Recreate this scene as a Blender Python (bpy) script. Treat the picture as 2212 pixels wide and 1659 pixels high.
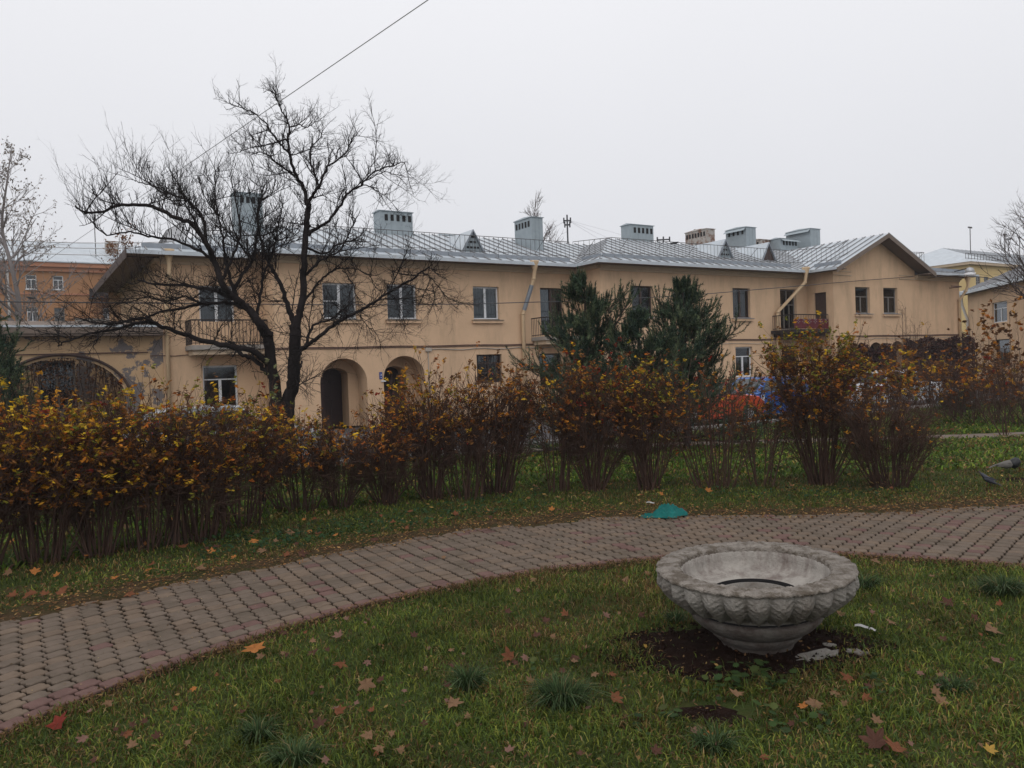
import bpy, math, random
import numpy as np
from mathutils import Vector, Matrix

for o in list(bpy.data.objects): bpy.data.objects.remove(o)
S = bpy.context.scene
COL = S.collection
# ---------------------------------------------------------------- camera
EYE, FPX, CX, CY = 2.1, 1720.0, 1106.0, 829.5
ROLL, PITCH, TH = 0.035, math.atan(34.5 / 1720.0), math.radians(32)
cd = bpy.data.cameras.new('camera'); cam = bpy.data.objects.new('camera', cd); COL.objects.link(cam)
cd.sensor_width = 36.0; cd.lens = 36.0 * FPX / 2212.0; cd.clip_start = 0.1; cd.clip_end = 3000
cam.matrix_world = Matrix.Translation((0, 0, EYE)) @ Matrix.Rotation(math.pi / 2 - PITCH, 4, 'X') @ Matrix.Rotation(-ROLL, 4, 'Z')
S.camera = cam
# ---------------------------------------------------------------- sky and light
world = bpy.data.worlds.new('World'); S.world = world; world.use_nodes = True
nt = world.node_tree; nt.nodes.clear()
def wn(t, **k):
    n = nt.nodes.new(t)
    for a, b in k.items(): setattr(n, a, b)
    return n
SUN_EL, SUN_ROT = math.radians(52), math.radians(200)
sky = wn('ShaderNodeTexSky', sky_type='NISHITA', sun_disc=False, sun_elevation=SUN_EL, sun_rotation=SUN_ROT)
bg1 = wn('ShaderNodeBackground'); bg1.inputs['Strength'].default_value = 0.006
nt.links.new(sky.outputs[0], bg1.inputs[0])
tc = wn('ShaderNodeTexCoord'); sep = wn('ShaderNodeSeparateXYZ'); nt.links.new(tc.outputs['Generated'], sep.inputs[0])
ramp = wn('ShaderNodeValToRGB'); nt.links.new(sep.outputs['Z'], ramp.inputs[0])
els = ramp.color_ramp.elements
els[0].position = 0.0; els[0].color = (0.64, 0.645, 0.68, 1)
els[1].position = 1.0; els[1].color = (0.93, 0.94, 0.97, 1)
e = els.new(0.14); e.color = (0.72, 0.722, 0.752, 1)
e = els.new(0.45); e.color = (0.86, 0.86, 0.885, 1)
noi = wn('ShaderNodeTexNoise'); noi.inputs['Scale'].default_value = 1.6; noi.inputs['Detail'].default_value = 3
nt.links.new(tc.outputs['Generated'], noi.inputs['Vector'])
mr = wn('ShaderNodeMapRange'); mr.inputs[3].default_value = 0.95; mr.inputs[4].default_value = 1.03
nt.links.new(noi.outputs[0], mr.inputs[0])
mul = wn('ShaderNodeVectorMath', operation='SCALE'); nt.links.new(ramp.outputs[0], mul.inputs[0]); nt.links.new(mr.outputs[0], mul.inputs['Scale'])
bg2 = wn('ShaderNodeBackground'); bg2.inputs['Strength'].default_value = 1.03; nt.links.new(mul.outputs[0], bg2.inputs[0])
add = wn('ShaderNodeAddShader'); nt.links.new(bg1.outputs[0], add.inputs[0]); nt.links.new(bg2.outputs[0], add.inputs[1])
wo = wn('ShaderNodeOutputWorld'); nt.links.new(add.outputs[0], wo.inputs[0])
sd = bpy.data.lights.new('sun', 'SUN'); sd.energy = 0.95; sd.angle = math.radians(70); sd.color = (1, 0.975, 0.94)
sun = bpy.data.objects.new('sun', sd); COL.objects.link(sun)
az = SUN_ROT  # light comes from behind the camera, a little to the left
sdir = Vector((math.sin(az) * math.cos(SUN_EL), math.cos(az) * math.cos(SUN_EL), math.sin(SUN_EL)))
sun.rotation_euler = sdir.to_track_quat('Z', 'Y').to_euler(); sun.location = (0, -20, 40)
vs = S.view_settings; vs.view_transform = 'Standard'; vs.look = 'None'; vs.exposure = 0.0; vs.gamma = 1.0; vs.use_curve_mapping = False
S.cycles.max_bounces = 5; S.cycles.diffuse_bounces = 2; S.cycles.glossy_bounces = 2; S.cycles.transparent_max_bounces = 12
S.cycles.volume_bounces = 0

# ---------------------------------------------------------------- measuring helpers (photo points -> places)
def ray(px, py):
    x, y = px - CX, -(py - CY)
    c, s = math.cos(-ROLL), math.sin(-ROLL); x, y = c * x - s * y, s * x + c * y
    c, s = math.cos(-PITCH), math.sin(-PITCH)
    return (x / FPX, (c * FPX - s * y) / FPX, (s * FPX + c * y) / FPX)
def G(px, py, z=0.0):
    d = ray(px, py); k = (z - EYE) / d[2]; return (d[0] * k, d[1] * k)
def at(px, py, Y):
    d = ray(px, py); k = Y / d[1]; return (d[0] * k, Y, EYE + d[2] * k)
US, UC = math.sin(TH), math.cos(TH)
def W(px, py, D):
    d = ray(px, py); k = D / (-US * d[0] + UC * d[1]); return ((UC * d[0] + US * d[1]) * k, EYE + d[2] * k)
def F(s, y): return (UC * s - US * y, US * s + UC * y)

# ---------------------------------------------------------------- materials
MATS = {}
def mat(name, col, rough=0.8, metal=0.0, var=0.0, scale=8.0, bump=0.0, bscale=60.0, attr=False, spec=0.4, dirt=None, dscale=1.0, dz=1.0, dlo=0.5, dhi=0.7, coat=0.0, trans=0.0):
    m = bpy.data.materials.new(name); m.use_nodes = True; t = m.node_tree; L = t.links
    b = t.nodes['Principled BSDF']; b.inputs['Roughness'].default_value = rough; b.inputs['Metallic'].default_value = metal
    b.inputs['Specular IOR Level'].default_value = spec; b.inputs['Coat Weight'].default_value = coat
    tc = t.nodes.new('ShaderNodeNewGeometry')
    if attr:
        a = t.nodes.new('ShaderNodeAttribute'); a.attribute_name = 'Col'; src = a.outputs['Color']
    else:
        r = t.nodes.new('ShaderNodeRGB'); r.outputs[0].default_value = (*col, 1); src = r.outputs[0]
    if var > 0:
        n = t.nodes.new('ShaderNodeTexNoise'); n.inputs['Scale'].default_value = scale; n.inputs['Detail'].default_value = 6; n.inputs['Roughness'].default_value = 0.65
        L.new(tc.outputs['Position'], n.inputs['Vector'])
        q = t.nodes.new('ShaderNodeMapRange'); q.inputs[1].default_value = 0.25; q.inputs[2].default_value = 0.75
        q.inputs[3].default_value = 1 - var; q.inputs[4].default_value = 1 + var; L.new(n.outputs[0], q.inputs[0])
        v = t.nodes.new('ShaderNodeVectorMath'); v.operation = 'SCALE'; L.new(src, v.inputs[0]); L.new(q.outputs[0], v.inputs['Scale']); src = v.outputs[0]
    if dirt:
        n = t.nodes.new('ShaderNodeTexNoise'); n.inputs['Scale'].default_value = dscale; n.inputs['Detail'].default_value = 8; n.inputs['Roughness'].default_value = 0.7
        mp = t.nodes.new('ShaderNodeMapping'); mp.inputs['Scale'].default_value = (1, 1, dz); L.new(tc.outputs['Position'], mp.inputs[0]); L.new(mp.outputs[0], n.inputs['Vector'])
        q = t.nodes.new('ShaderNodeMapRange'); q.inputs[1].default_value = dlo; q.inputs[2].default_value = dhi; L.new(n.outputs[0], q.inputs[0])
        x = t.nodes.new('ShaderNodeMix'); x.data_type = 'RGBA'; L.new(q.outputs[0], x.inputs[0]); L.new(src, x.inputs[6]); x.inputs[7].default_value = (*dirt, 1); src = x.outputs[2]
    L.new(src, b.inputs['Base Color'])
    if bump > 0:
        n = t.nodes.new('ShaderNodeTexNoise'); n.inputs['Scale'].default_value = bscale; n.inputs['Detail'].default_value = 5
        L.new(tc.outputs['Position'], n.inputs['Vector'])
        p = t.nodes.new('ShaderNodeBump'); p.inputs['Strength'].default_value = bump; p.inputs['Distance'].default_value = 0.02
        L.new(n.outputs[0], p.inputs['Height']); L.new(p.outputs[0], b.inputs['Normal'])
    if trans > 0:
        tr = t.nodes.new('ShaderNodeBsdfTranslucent'); L.new(src, tr.inputs[0])
        mx = t.nodes.new('ShaderNodeMixShader'); mx.inputs[0].default_value = trans
        L.new(b.outputs[0], mx.inputs[1]); L.new(tr.outputs[0], mx.inputs[2]); L.new(mx.outputs[0], t.nodes['Material Output'].inputs[0])
    MATS[name] = m; return m
STUCCO = (0.64, 0.44, 0.285)
mat('stucco', STUCCO, 0.92, var=0.09, scale=0.9, bump=0.35, bscale=35, dirt=(0.33, 0.235, 0.155), dscale=1.5, dz=.2, dlo=0.48, dhi=0.95, spec=0.1)
mat('old_stucco', (0.50, 0.34, 0.20), 0.95, var=0.12, scale=1.2, bump=0.5, bscale=25, dirt=(0.16, 0.14, 0.135), dscale=0.8, dlo=0.53, dhi=0.555, spec=0.2)
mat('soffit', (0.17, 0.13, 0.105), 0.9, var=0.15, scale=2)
mat('trim', (0.52, 0.40, 0.28), 0.85, var=0.1, scale=3)
mat('roof_tin', (0.48, 0.52, 0.555), 0.42, metal=0.25, var=0.14, scale=1.3, bump=0.25, bscale=5, dirt=(0.36, 0.33, 0.29), dscale=2.2, dlo=0.58, dhi=0.78, spec=0.5)
mat('roof_seam', (0.24, 0.235, 0.24), 0.6, metal=0.2, var=0.2, scale=3)
mat('gutter_tin', (0.26, 0.285, 0.32), 0.5, metal=0.3, var=0.18, scale=3)
mat('chimney_tin', (0.30, 0.345, 0.37), 0.55, metal=0.25, var=0.12, scale=3)
mat('rusty_tin', (0.36, 0.33, 0.30), 0.8, var=0.2, scale=4, dirt=(0.16, 0.075, 0.045), dscale=3, dlo=0.47, dhi=0.6)
mat('dark', (0.012, 0.011, 0.012), 0.9)
mat('iron', (0.035, 0.028, 0.028), 0.7, var=0.2, scale=10, spec=0.12)
mat('rail_tin', (0.075, 0.07, 0.07), 0.7)
mat('red_board', (0.10, 0.006, 0.014), 0.6, var=0.2, scale=8)
mat('pvc', (0.68, 0.69, 0.71), 0.4, var=0.04, scale=5)
mat('brown_wood', (0.055, 0.032, 0.026), 0.6, var=0.25, scale=9)
mat('grey_wood', (0.19, 0.17, 0.15), 0.75, var=0.2, scale=9)
mat('curtain', (0.15, 0.155, 0.155), 0.9, var=0.25, scale=6)
mat('room', (0.02, 0.021, 0.024), 0.95)
mat('door_paint', (0.022, 0.006, 0.006), 0.55, var=0.2, scale=5)
mat('pipe_paint', (0.58, 0.42, 0.26), 0.6, var=0.12, scale=4, dirt=(0.3, 0.2, 0.13), dscale=3, dlo=0.6, dhi=0.8)
mat('white_pipe', (0.50, 0.48, 0.46), 0.6, var=0.12, scale=4)
mat('cable', (0.10, 0.06, 0.055), 0.7, spec=0.12)
mat('light_cable', (0.42, 0.36, 0.30), 0.7)
mat('wire', (0.05, 0.05, 0.055), 0.7)
mat('grey_wire', (0.6, 0.6, 0.62), 0.7)
mat('blue_sign', (0.03, 0.06, 0.25), 0.5)
mat('sign_white', (0.7, 0.7, 0.72), 0.5)
mat('concrete_slab', (0.30, 0.27, 0.24), 0.9, var=0.2, scale=4)
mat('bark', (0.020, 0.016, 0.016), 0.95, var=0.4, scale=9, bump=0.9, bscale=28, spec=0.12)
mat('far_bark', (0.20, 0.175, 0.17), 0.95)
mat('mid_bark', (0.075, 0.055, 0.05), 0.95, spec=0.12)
mat('twig', (0.068, 0.040, 0.030), 0.9, var=0.35, scale=4, spec=0.12)
mat('leaf', (0.2, 0.2, 0.1), 0.7, attr=True, var=0.25, scale=9, spec=0.08, trans=0.25)
mat('needle', (0.03, 0.06, 0.04), 0.7, attr=True, var=0.2, scale=5, spec=0.08)
mat('blade', (0.1, 0.1, 0.1), 0.6, attr=True, var=0.2, scale=3, spec=0.10, trans=0.2)
mat('hip', (0.26, 0.018, 0.012), 0.45)
mat('soil', (0.016, 0.0095, 0.0075), 0.97, var=0.5, scale=12, bump=1.0, bscale=30, spec=0.02)
mat('path_dirt', (0.060, 0.040, 0.022), 0.97, var=0.5, scale=9, bump=1.0, bscale=50, spec=0.03, dirt=(0.035, 0.035, 0.014), dscale=2.5, dlo=.45, dhi=.6)
mat('ground', (0.040, 0.052, 0.016), 0.97, var=0.4, scale=3, bump=1.0, bscale=30, dirt=(0.060, 0.040, 0.022), dscale=1.2, dlo=0.5, dhi=0.68, spec=0.03)
mat('asphalt', (0.075, 0.07, 0.072), 0.9, var=0.2, scale=2, bump=0.4, bscale=80, spec=0.12)
mat('kerb', (0.25, 0.235, 0.225), 0.9, var=0.2, scale=5, bump=0.4, bscale=50, spec=0.12)
mat('trodden', (0.17, 0.135, 0.11), 0.95, var=0.3, scale=3, bump=0.5, bscale=30, spec=0.12)
mat('joint', (0.022, 0.015, 0.009), 0.97, var=0.5, scale=12, bump=1.0, bscale=70, spec=0.05)
mat('paver_grey', (0.142, 0.109, 0.085), 0.88, var=0.22, scale=5, bump=0.5, bscale=120, dirt=(0.10, 0.078, 0.058), dscale=2.2, dlo=0.45, dhi=0.70, spec=0.12)
mat('paver_tan', (0.160, 0.118, 0.087), 0.88, var=0.22, scale=5, bump=0.5, bscale=120, dirt=(0.11, 0.08, 0.06), dscale=2.2, dlo=0.46, dhi=0.72, spec=0.12)
mat('paver_pink', (0.145, 0.086, 0.074), 0.88, var=0.22, scale=5, bump=0.5, bscale=120, dirt=(0.105, 0.062, 0.054), dscale=2.2, dlo=0.46, dhi=0.72, spec=0.12)
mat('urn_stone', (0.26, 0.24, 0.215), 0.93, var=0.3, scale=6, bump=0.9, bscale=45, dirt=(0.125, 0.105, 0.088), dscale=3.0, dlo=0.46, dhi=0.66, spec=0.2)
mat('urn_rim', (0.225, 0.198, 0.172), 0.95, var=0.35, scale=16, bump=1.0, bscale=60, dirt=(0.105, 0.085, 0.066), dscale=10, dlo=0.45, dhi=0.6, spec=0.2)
mat('urn_base', (0.15, 0.135, 0.12), 0.95, var=0.3, scale=7, bump=0.8, bscale=45, dirt=(0.08, 0.06, 0.052), dscale=4, dlo=0.42, dhi=0.62, spec=0.2)  # darker than urn_stone: dirt, plus the weaker light under the bowl painted in
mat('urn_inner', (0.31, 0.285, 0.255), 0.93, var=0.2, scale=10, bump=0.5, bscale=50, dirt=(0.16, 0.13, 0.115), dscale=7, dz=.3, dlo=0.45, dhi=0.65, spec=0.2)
mat('teal_cloth', (0.004, 0.13, 0.118), 0.85, var=0.2, scale=9)
mat('litter', (0.34, 0.33, 0.32), 0.7, var=0.2, scale=20)
mat('orange_stucco', (0.36, 0.18, 0.085), 0.92, var=0.1, scale=0.5)
mat('orange_cornice', (0.42, 0.19, 0.11), 0.9, var=0.1, scale=1)
mat('yellow_stucco', (0.60, 0.44, 0.20), 0.92, var=0.08, scale=0.5)
mat('pigeon_grey', (0.035, 0.036, 0.05), 0.6, var=0.3, scale=30)
mat('crow_black', (0.012, 0.012, 0.014), 0.5)
mat('crow_grey', (0.12, 0.11, 0.10), 0.8)
mat('orange_car', (0.50, 0.06, 0.018), 0.3, coat=0.6)
mat('blue_car', (0.015, 0.10, 0.36), 0.3, coat=0.6)
mat('white_car', (0.62, 0.63, 0.66), 0.3, coat=0.5)
mat('silver_car', (0.42, 0.43, 0.44), 0.35, metal=0.3, coat=0.5)
mat('car_glass', (0.03, 0.035, 0.04), 0.08, spec=0.6)
mat('tyre', (0.015, 0.015, 0.016), 0.9)
mat('rim', (0.35, 0.35, 0.36), 0.4, metal=0.6)
mat('tail_light', (0.35, 0.01, 0.01), 0.3)
mat('head_light', (0.6, 0.6, 0.62), 0.2)
mat('lamp_glass', (0.8, 0.8, 0.82), 0.3)
def glass():
    m = bpy.data.materials.new('glass'); m.use_nodes = True; t = m.node_tree; t.nodes.clear()
    tr = t.nodes.new('ShaderNodeBsdfTransparent'); tr.inputs[0].default_value = (0.50, 0.54, 0.55, 1)
    gl = t.nodes.new('ShaderNodeBsdfGlossy'); gl.inputs['Roughness'].default_value = 0.04; gl.inputs[0].default_value = (0.9, 0.95, 1, 1)
    fr = t.nodes.new('ShaderNodeFresnel'); fr.inputs[0].default_value = 1.6
    mx = t.nodes.new('ShaderNodeMixShader'); ou = t.nodes.new('ShaderNodeOutputMaterial')
    t.links.new(fr.outputs[0], mx.inputs[0]); t.links.new(tr.outputs[0], mx.inputs[1]); t.links.new(gl.outputs[0], mx.inputs[2]); t.links.new(mx.outputs[0], ou.inputs[0])
    MATS['glass'] = m
glass()

# ---------------------------------------------------------------- mesh builder
ORG = {}
class MB:
    def __init__(s): s.v = []; s.f = []; s.m = []; s.c = []; s.ms = []; s.cur = 0
    def mt(s, name):
        if name not in s.ms: s.ms.append(name)
        s.cur = s.ms.index(name); return s
    def face(s, pts, c=None):
        n = len(s.v); s.v.extend(pts); s.f.append(tuple(range(n, n + len(pts)))); s.m.append(s.cur); s.c.append(c); return s
    def hexa(s, p):  # 8 points: bottom 4 ccw, top 4 ccw
        n = len(s.v); s.v.extend(p)
        for q in ((3, 2, 1, 0), (4, 5, 6, 7), (0, 1, 5, 4), (1, 2, 6, 5), (2, 3, 7, 6), (3, 0, 4, 7)):
            s.f.append(tuple(n + i for i in q)); s.m.append(s.cur); s.c.append(None)
        return s
    def box(s, x0, x1, y0, y1, z0, z1):
        return s.hexa([(x0, y0, z0), (x1, y0, z0), (x1, y1, z0), (x0, y1, z0), (x0, y0, z1), (x1, y0, z1), (x1, y1, z1), (x0, y1, z1)])
    def tube(s, pts, rad, n=6, cap=False, c=None):
        P = [Vector(p) for p in pts]; k = len(P)
        if isinstance(rad, (int, float)): rad = [rad] * k
        base = len(s.v); pu = None
        for i in range(k):
            d = (P[min(i + 1, k - 1)] - P[max(i - 1, 0)])
            if d.length < 1e-9: d = Vector((0, 0, 1))
            d.normalize()
            if pu is None:
                a = Vector((1, 0, 0)) if abs(d.x) < 0.8 else Vector((0, 1, 0)); u = d.cross(a).normalized()
            else: u = (pu - d * pu.dot(d)).normalized()
            pu = u; w = d.cross(u)
            for j in range(n):
                t = 2 * math.pi * j / n
                q = P[i] + (u * math.cos(t) + w * math.sin(t)) * rad[i]; s.v.append((q.x, q.y, q.z))
        for i in range(k - 1):
            for j in range(n):
                a = base + i * n + j; b = base + i * n + (j + 1) % n
                s.f.append((a, b, b + n, a + n)); s.m.append(s.cur); s.c.append(c)
        if cap:
            s.f.append(tuple(base + j for j in range(n - 1, -1, -1))); s.m.append(s.cur); s.c.append(c)
            s.f.append(tuple(base + (k - 1) * n + j for j in range(n))); s.m.append(s.cur); s.c.append(c)
        return s
    def lathe(s, prof, n=24, cx=0, cy=0, fn=None):
        b = len(s.v)
        for (r, z) in prof:
            for j in range(n):
                t = 2 * math.pi * j / n; rr, zz = (r, z) if fn is None else fn(r, z, t)
                s.v.append((cx + rr * math.cos(t), cy + rr * math.sin(t), zz))
        for i in range(len(prof) - 1):
            for j in range(n):
                a = b + i * n + j; q = b + i * n + (j + 1) % n
                s.f.append((a, q, q + n, a + n)); s.m.append(s.cur); s.c.append(None)
        return s
    def build(s, name, mats=None, parent=None, smooth=False, loc=None):
        me = bpy.data.meshes.new(name); off = (0, 0, 0)
        if parent is not None and parent.name in ORG: off = ORG[parent.name]
        elif loc is not None: off = loc
        if off != (0, 0, 0): v = [(a - off[0], b - off[1], c - off[2]) for a, b, c in s.v]
        else: v = s.v
        me.from_pydata(v, [], s.f)
        for m in ([mats] if mats else s.ms): me.materials.append(MATS[m])
        if len(me.materials) > 1: me.polygons.foreach_set('material_index', s.m)
        if any(c is not None for c in s.c):
            a = me.color_attributes.new('Col', 'FLOAT_COLOR', 'CORNER'); buf = []
            for f, c in zip(s.f, s.c):
                c = c or (0.1, 0.1, 0.1); buf.extend((c[0], c[1], c[2], 1.0) * len(f))
            a.data.foreach_set('color', buf)
        if smooth: me.polygons.foreach_set('use_smooth', [True] * len(me.polygons))
        me.update()
        o = bpy.data.objects.new(name, me); COL.objects.link(o)
        if parent is not None:
            o.parent = parent
            if parent.name in ORG: ORG[o.name] = ORG[parent.name]
        elif loc is not None: o.location = loc
        return o
def tag(o, label=None, cat=None, group=None, kind=None):
    if label: o['label'] = label
    if cat: o['category'] = cat
    if group: o['group'] = group
    if kind: o['kind'] = kind
    return o
def empty(name, loc, rz=0.0, org=None):
    o = bpy.data.objects.new(name, None); COL.objects.link(o); o.location = loc; o.rotation_euler = (0, 0, rz)
    if org is not None: ORG[o.name] = org
    return o
def framed(name, s, y):  # a thing in the street grid: its meshes are written in grid coordinates
    p = F(s, y); return empty(name, (p[0], p[1], 0), TH, (s, y, 0))
def rnd(a, b): return random.uniform(a, b)
def vary(c, k=0.2):
    f = 1 + rnd(-k, k); return (c[0] * f * (1 + rnd(-k, k) * .3), c[1] * f, c[2] * f * (1 + rnd(-k, k) * .3))

# ---------------------------------------------------------------- path edges (ground plan)
NEAR = [(-4.6, 1.2), (-3.9, 2.8), (-3.45, 3.8), (-3.13, 4.69), (-2.98, 5.05), (-2.8, 5.4), (-2.58, 5.72), (-2.33, 6.05), (-2.0, 6.48), (-1.5, 7.0), (-1.1, 7.35), (-.58, 7.68), (.28, 8.11), (1.48, 8.43), (2.5, 8.5), (3.55, 8.31), (4.82, 7.66), (6.2, 6.7), (8.5, 4.8)]
FAR = [(-8.5, 1.0), (-6.5, 4.4), (-5.5, 6.0), (-4.68, 7.13), (-4.09, 7.75), (-3.44, 8.3), (-2.6, 8.98), (-1.65, 9.77), (-.61, 10.5), (1.03, 11.0), (3.78, 10.6), (5.19, 10.66), (6.92, 10.82), (9.5, 11.3), (13, 12.2)]
nx, ny = np.array([p[0] for p in NEAR]), np.array([p[1] for p in NEAR])
fx, fy = np.array([p[0] for p in FAR]), np.array([p[1] for p in FAR])
def ynear(x): return np.where(np.asarray(x) < -4.6, -99, np.interp(x, nx, ny))
def yfar(x): return np.interp(x, fx, fy)
URN = (1.741, 5.831)

# ---------------------------------------------------------------- ground, street, kerb, footpath
def sheet(name, pts, z, m, kind='structure'):
    b = MB(); b.face([(p[0], p[1], z) for p in pts]); return tag(b.build(name, m), kind=kind)
sheet('ground', [(-900, -60), (900, -60), (900, 1500), (-900, 1500)], 0.0, 'ground')
def fr(s0, s1, y0, y1): return [F(s0, y0), F(s1, y0), F(s1, y1), F(s0, y1)]
sheet('street', fr(-60, 110, 17.7, 24.3), 0.008, 'asphalt')
sheet('pavement', fr(-60, 110, 24.5, 29.3), 0.012, 'asphalt')
for nm, y0 in (('kerb', 17.45), ('kerb', 24.3)):
    k = MB(); k.box(-60, 110, y0, y0 + .22, 0, .12); r = framed(nm, 0, y0); k.build('kerb_stone', 'kerb', r); tag(r, kind='structure')
b = MB(); xs = np.linspace(-6, 24, 60)
for i in range(59):
    y0, y1 = 19.6 + .25 * math.sin(xs[i] * .4), 19.6 + .25 * math.sin(xs[i + 1] * .4)
    b.face([(xs[i], y0, .006), (xs[i + 1], y1, .006), (xs[i + 1], y1 + .95, .006), (xs[i], y0 + .95 + rnd(-.06, .06), .006)])
tag(b.build('footpath', 'trodden'), kind='structure')

# ---------------------------------------------------------------- paved path: pavers as pieces
random.seed(3)
path = MB()
pp = []
step = .35
gx = np.linspace(-8.3, 12.5, 120)
for i in range(119):
    a, c = gx[i], gx[i + 1]
    ya, yc = float(ynear(a)) , float(ynear(c))
    if a < -4.6: ya = yc = 1.0
    if c < -4.6 or a >= -4.6:
        if a > 8.5: ya = yc = 4.8
        path.face([(a, max(ya - .12, .5), .004), (c, max(yc - .12, .5), .004), (c, float(yfar(c)) + .12, .004), (a, float(yfar(a)) + .12, .004)])
path_o = tag(path.build('path', 'joint'), kind='structure')
# dense polyline of the near edge by arc length
dens = []
for i in range(len(NEAR) - 1):
    P0, P1, P2, P3 = (np.array(NEAR[max(i - 1, 0)]), np.array(NEAR[i]), np.array(NEAR[i + 1]), np.array(NEAR[min(i + 2, len(NEAR) - 1)]))
    for t in np.linspace(0, 1, 30, endpoint=False):
        dens.append(.5 * ((2 * P1) + (-P0 + P2) * t + (2 * P0 - 5 * P1 + 4 * P2 - P3) * t * t + (-P0 + 3 * P1 - 3 * P2 + P3) * t ** 3))
dens = np.array(dens); dl = np.r_[0, np.cumsum(np.linalg.norm(np.diff(dens, axis=0), axis=1))]
k = np.ones(21) / 21
tang = np.gradient(dens, axis=0); tang = np.stack([np.convolve(np.pad(tang[:, j], 10, 'edge'), k, 'valid') for j in (0, 1)], 1)
tang /= np.linalg.norm(tang, axis=1)[:, None]
def epos(l): return np.array([np.interp(l, dl, dens[:, 0]), np.interp(l, dl, dens[:, 1])]), np.array([np.interp(l, dl, tang[:, 0]), np.interp(l, dl, tang[:, 1])])
def paver_mesh(name, L, Wd, m, wave):
    b = MB(); h = .045; a, w = L / 2 - .006, Wd / 2 - .0045
    if wave:
        q = wave; out = [(-a + q, -w), (-a * .35, -w - .0), (a * .35, -w), (a - q, -w), (a, -w * .45), (a - q * .8, 0), (a, w * .45), (a - q, w), (-a + q, w), (-a, w * .45), (-a + q * .8, 0), (-a, -w * .45)]
    else: out = [(-a, -w), (a, -w), (a, w), (-a, w)]
    n = len(out); ch = .006
    lo = [(x, y, 0.) for x, y in out]; mi = [(x, y, h - ch) for x, y in out]; sc = lambda x, r: x - math.copysign(min(ch, abs(x)), x)
    hi = [(sc(x, 0), sc(y, 0), h) for x, y in out]
    b.v = lo + mi + hi; b.f = [tuple(range(2 * n, 3 * n))]
    for i in range(n):
        j = (i + 1) % n; b.f += [(i, j, n + j, n + i), (n + i, n + j, 2 * n + j, 2 * n + i)]
    b.m = [0] * len(b.f); b.c = [None] * len(b.f); return b
PL, PW = .172, .138
protos = {}
for m in ('paver_grey', 'paver_tan', 'paver_pink'):
    bb = paver_mesh('paver', PL, PW, m, .014); me = bpy.data.meshes.new('paver'); me.from_pydata(bb.v, [], bb.f); me.materials.append(MATS[m]); protos[m] = (me, bb)
places = []
total = dl[-1]
for r in range(0, 28):
    off = .09 + r * PW
    l = (PL / 2 if r % 2 else 0)
    while l < total:
        p, t = epos(l); nrm = np.array([-t[1], t[0]])
        # keep piece length true on the outside of the bend
        l2 = l + PL * .5; p2, t2 = epos(l2); q1 = p + nrm * off; q2 = p2 + np.array([-t2[1], t2[0]]) * off
        stretch = max(.5, min(2.0, np.linalg.norm(q2 - q1) / (PL * .5)))
        l += PL / stretch
        if q1[1] > yfar(q1[0]) - .02 or q1[0] < -8 or q1[1] < 2.5 or q1[0] > 12: continue
        if q1[0] > -4.6 and q1[1] < ynear(q1[0]) + .02: continue
        if r > 19 and q1[0] < 3.2: continue
        places.append((q1[0], q1[1], math.atan2(t[1], t[0]), r))
places.sort(key=lambda p: p[0] ** 2 + p[1] ** 2)
def inview(x, y): return y > 3.9 and abs(x / y) < .72
vis = [p for p in places if inview(p[0], p[1])]; rest = [p for p in places if not inview(p[0], p[1])]
def pm(r):
    if r == 0: return 'paver_pink'
    u = random.random()
    return 'paver_pink' if u < .07 else ('paver_tan' if u < .40 else 'paver_grey')
for i, (x, y, a, r) in enumerate(vis[:300]):
    o = bpy.data.objects.new('paver', protos[pm(r)][0]); COL.objects.link(o); o.parent = path_o
    o.location = (x, y, -.026 + rnd(-.005, .004)); o.rotation_euler = (rnd(-.012, .012), rnd(-.012, .012), a + rnd(-.012, .012))
    o.scale = (rnd(.98, 1.0), rnd(.98, 1.0), 1)
b = MB()
for x, y, a, r in vis[300:] + rest:
    bb = protos['paver_grey'][1]; b.mt(pm(r)); ca, sa = math.cos(a + rnd(-.01, .01)), math.sin(a); n = len(b.v); dz = -.026 + rnd(-.005, .004); tx, ty = rnd(-.012, .012), rnd(-.012, .012)
    b.v.extend((x + vx * ca - vy * sa, y + vx * sa + vy * ca, vz + dz + tx * vx + ty * vy) for vx, vy, vz in bb.v)
    for f in bb.f: b.f.append(tuple(n + i for i in f)); b.m.append(b.cur); b.c.append(None)
o = b.build('paver_field', None, path_o); o['kind'] = 'stuff'
# earth washed over the far edge of the paving, ragged
random.seed(14); b = MB(); xs = np.linspace(-8, 12, 240); prev = None
for i, x in enumerate(xs):
    y = float(yfar(x)); w = .10 + .30 * (.5 + .5 * math.sin(x * 1.3 + .6)) * (.6 + .4 * math.sin(x * 4.1)) + .07 * math.sin(x * 11) + rnd(-.03, .03); w = max(.02, w) * (1.15 if x < 1 else .55)
    row = [(x + rnd(-.02, .02), y - w, .012), (x, y - w * .55, .026), (x, y - w * .1, .034), (x, y + .25, .03), (x, y + .5, .0)]
    if prev: [b.face([prev[k], row[k], row[k + 1], prev[k + 1]]) for k in range(4)]
    prev = row
tag(b.build('path_dirt', 'path_dirt', None, True), kind='structure')
print('pavers', len(places), len(vis))

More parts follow.
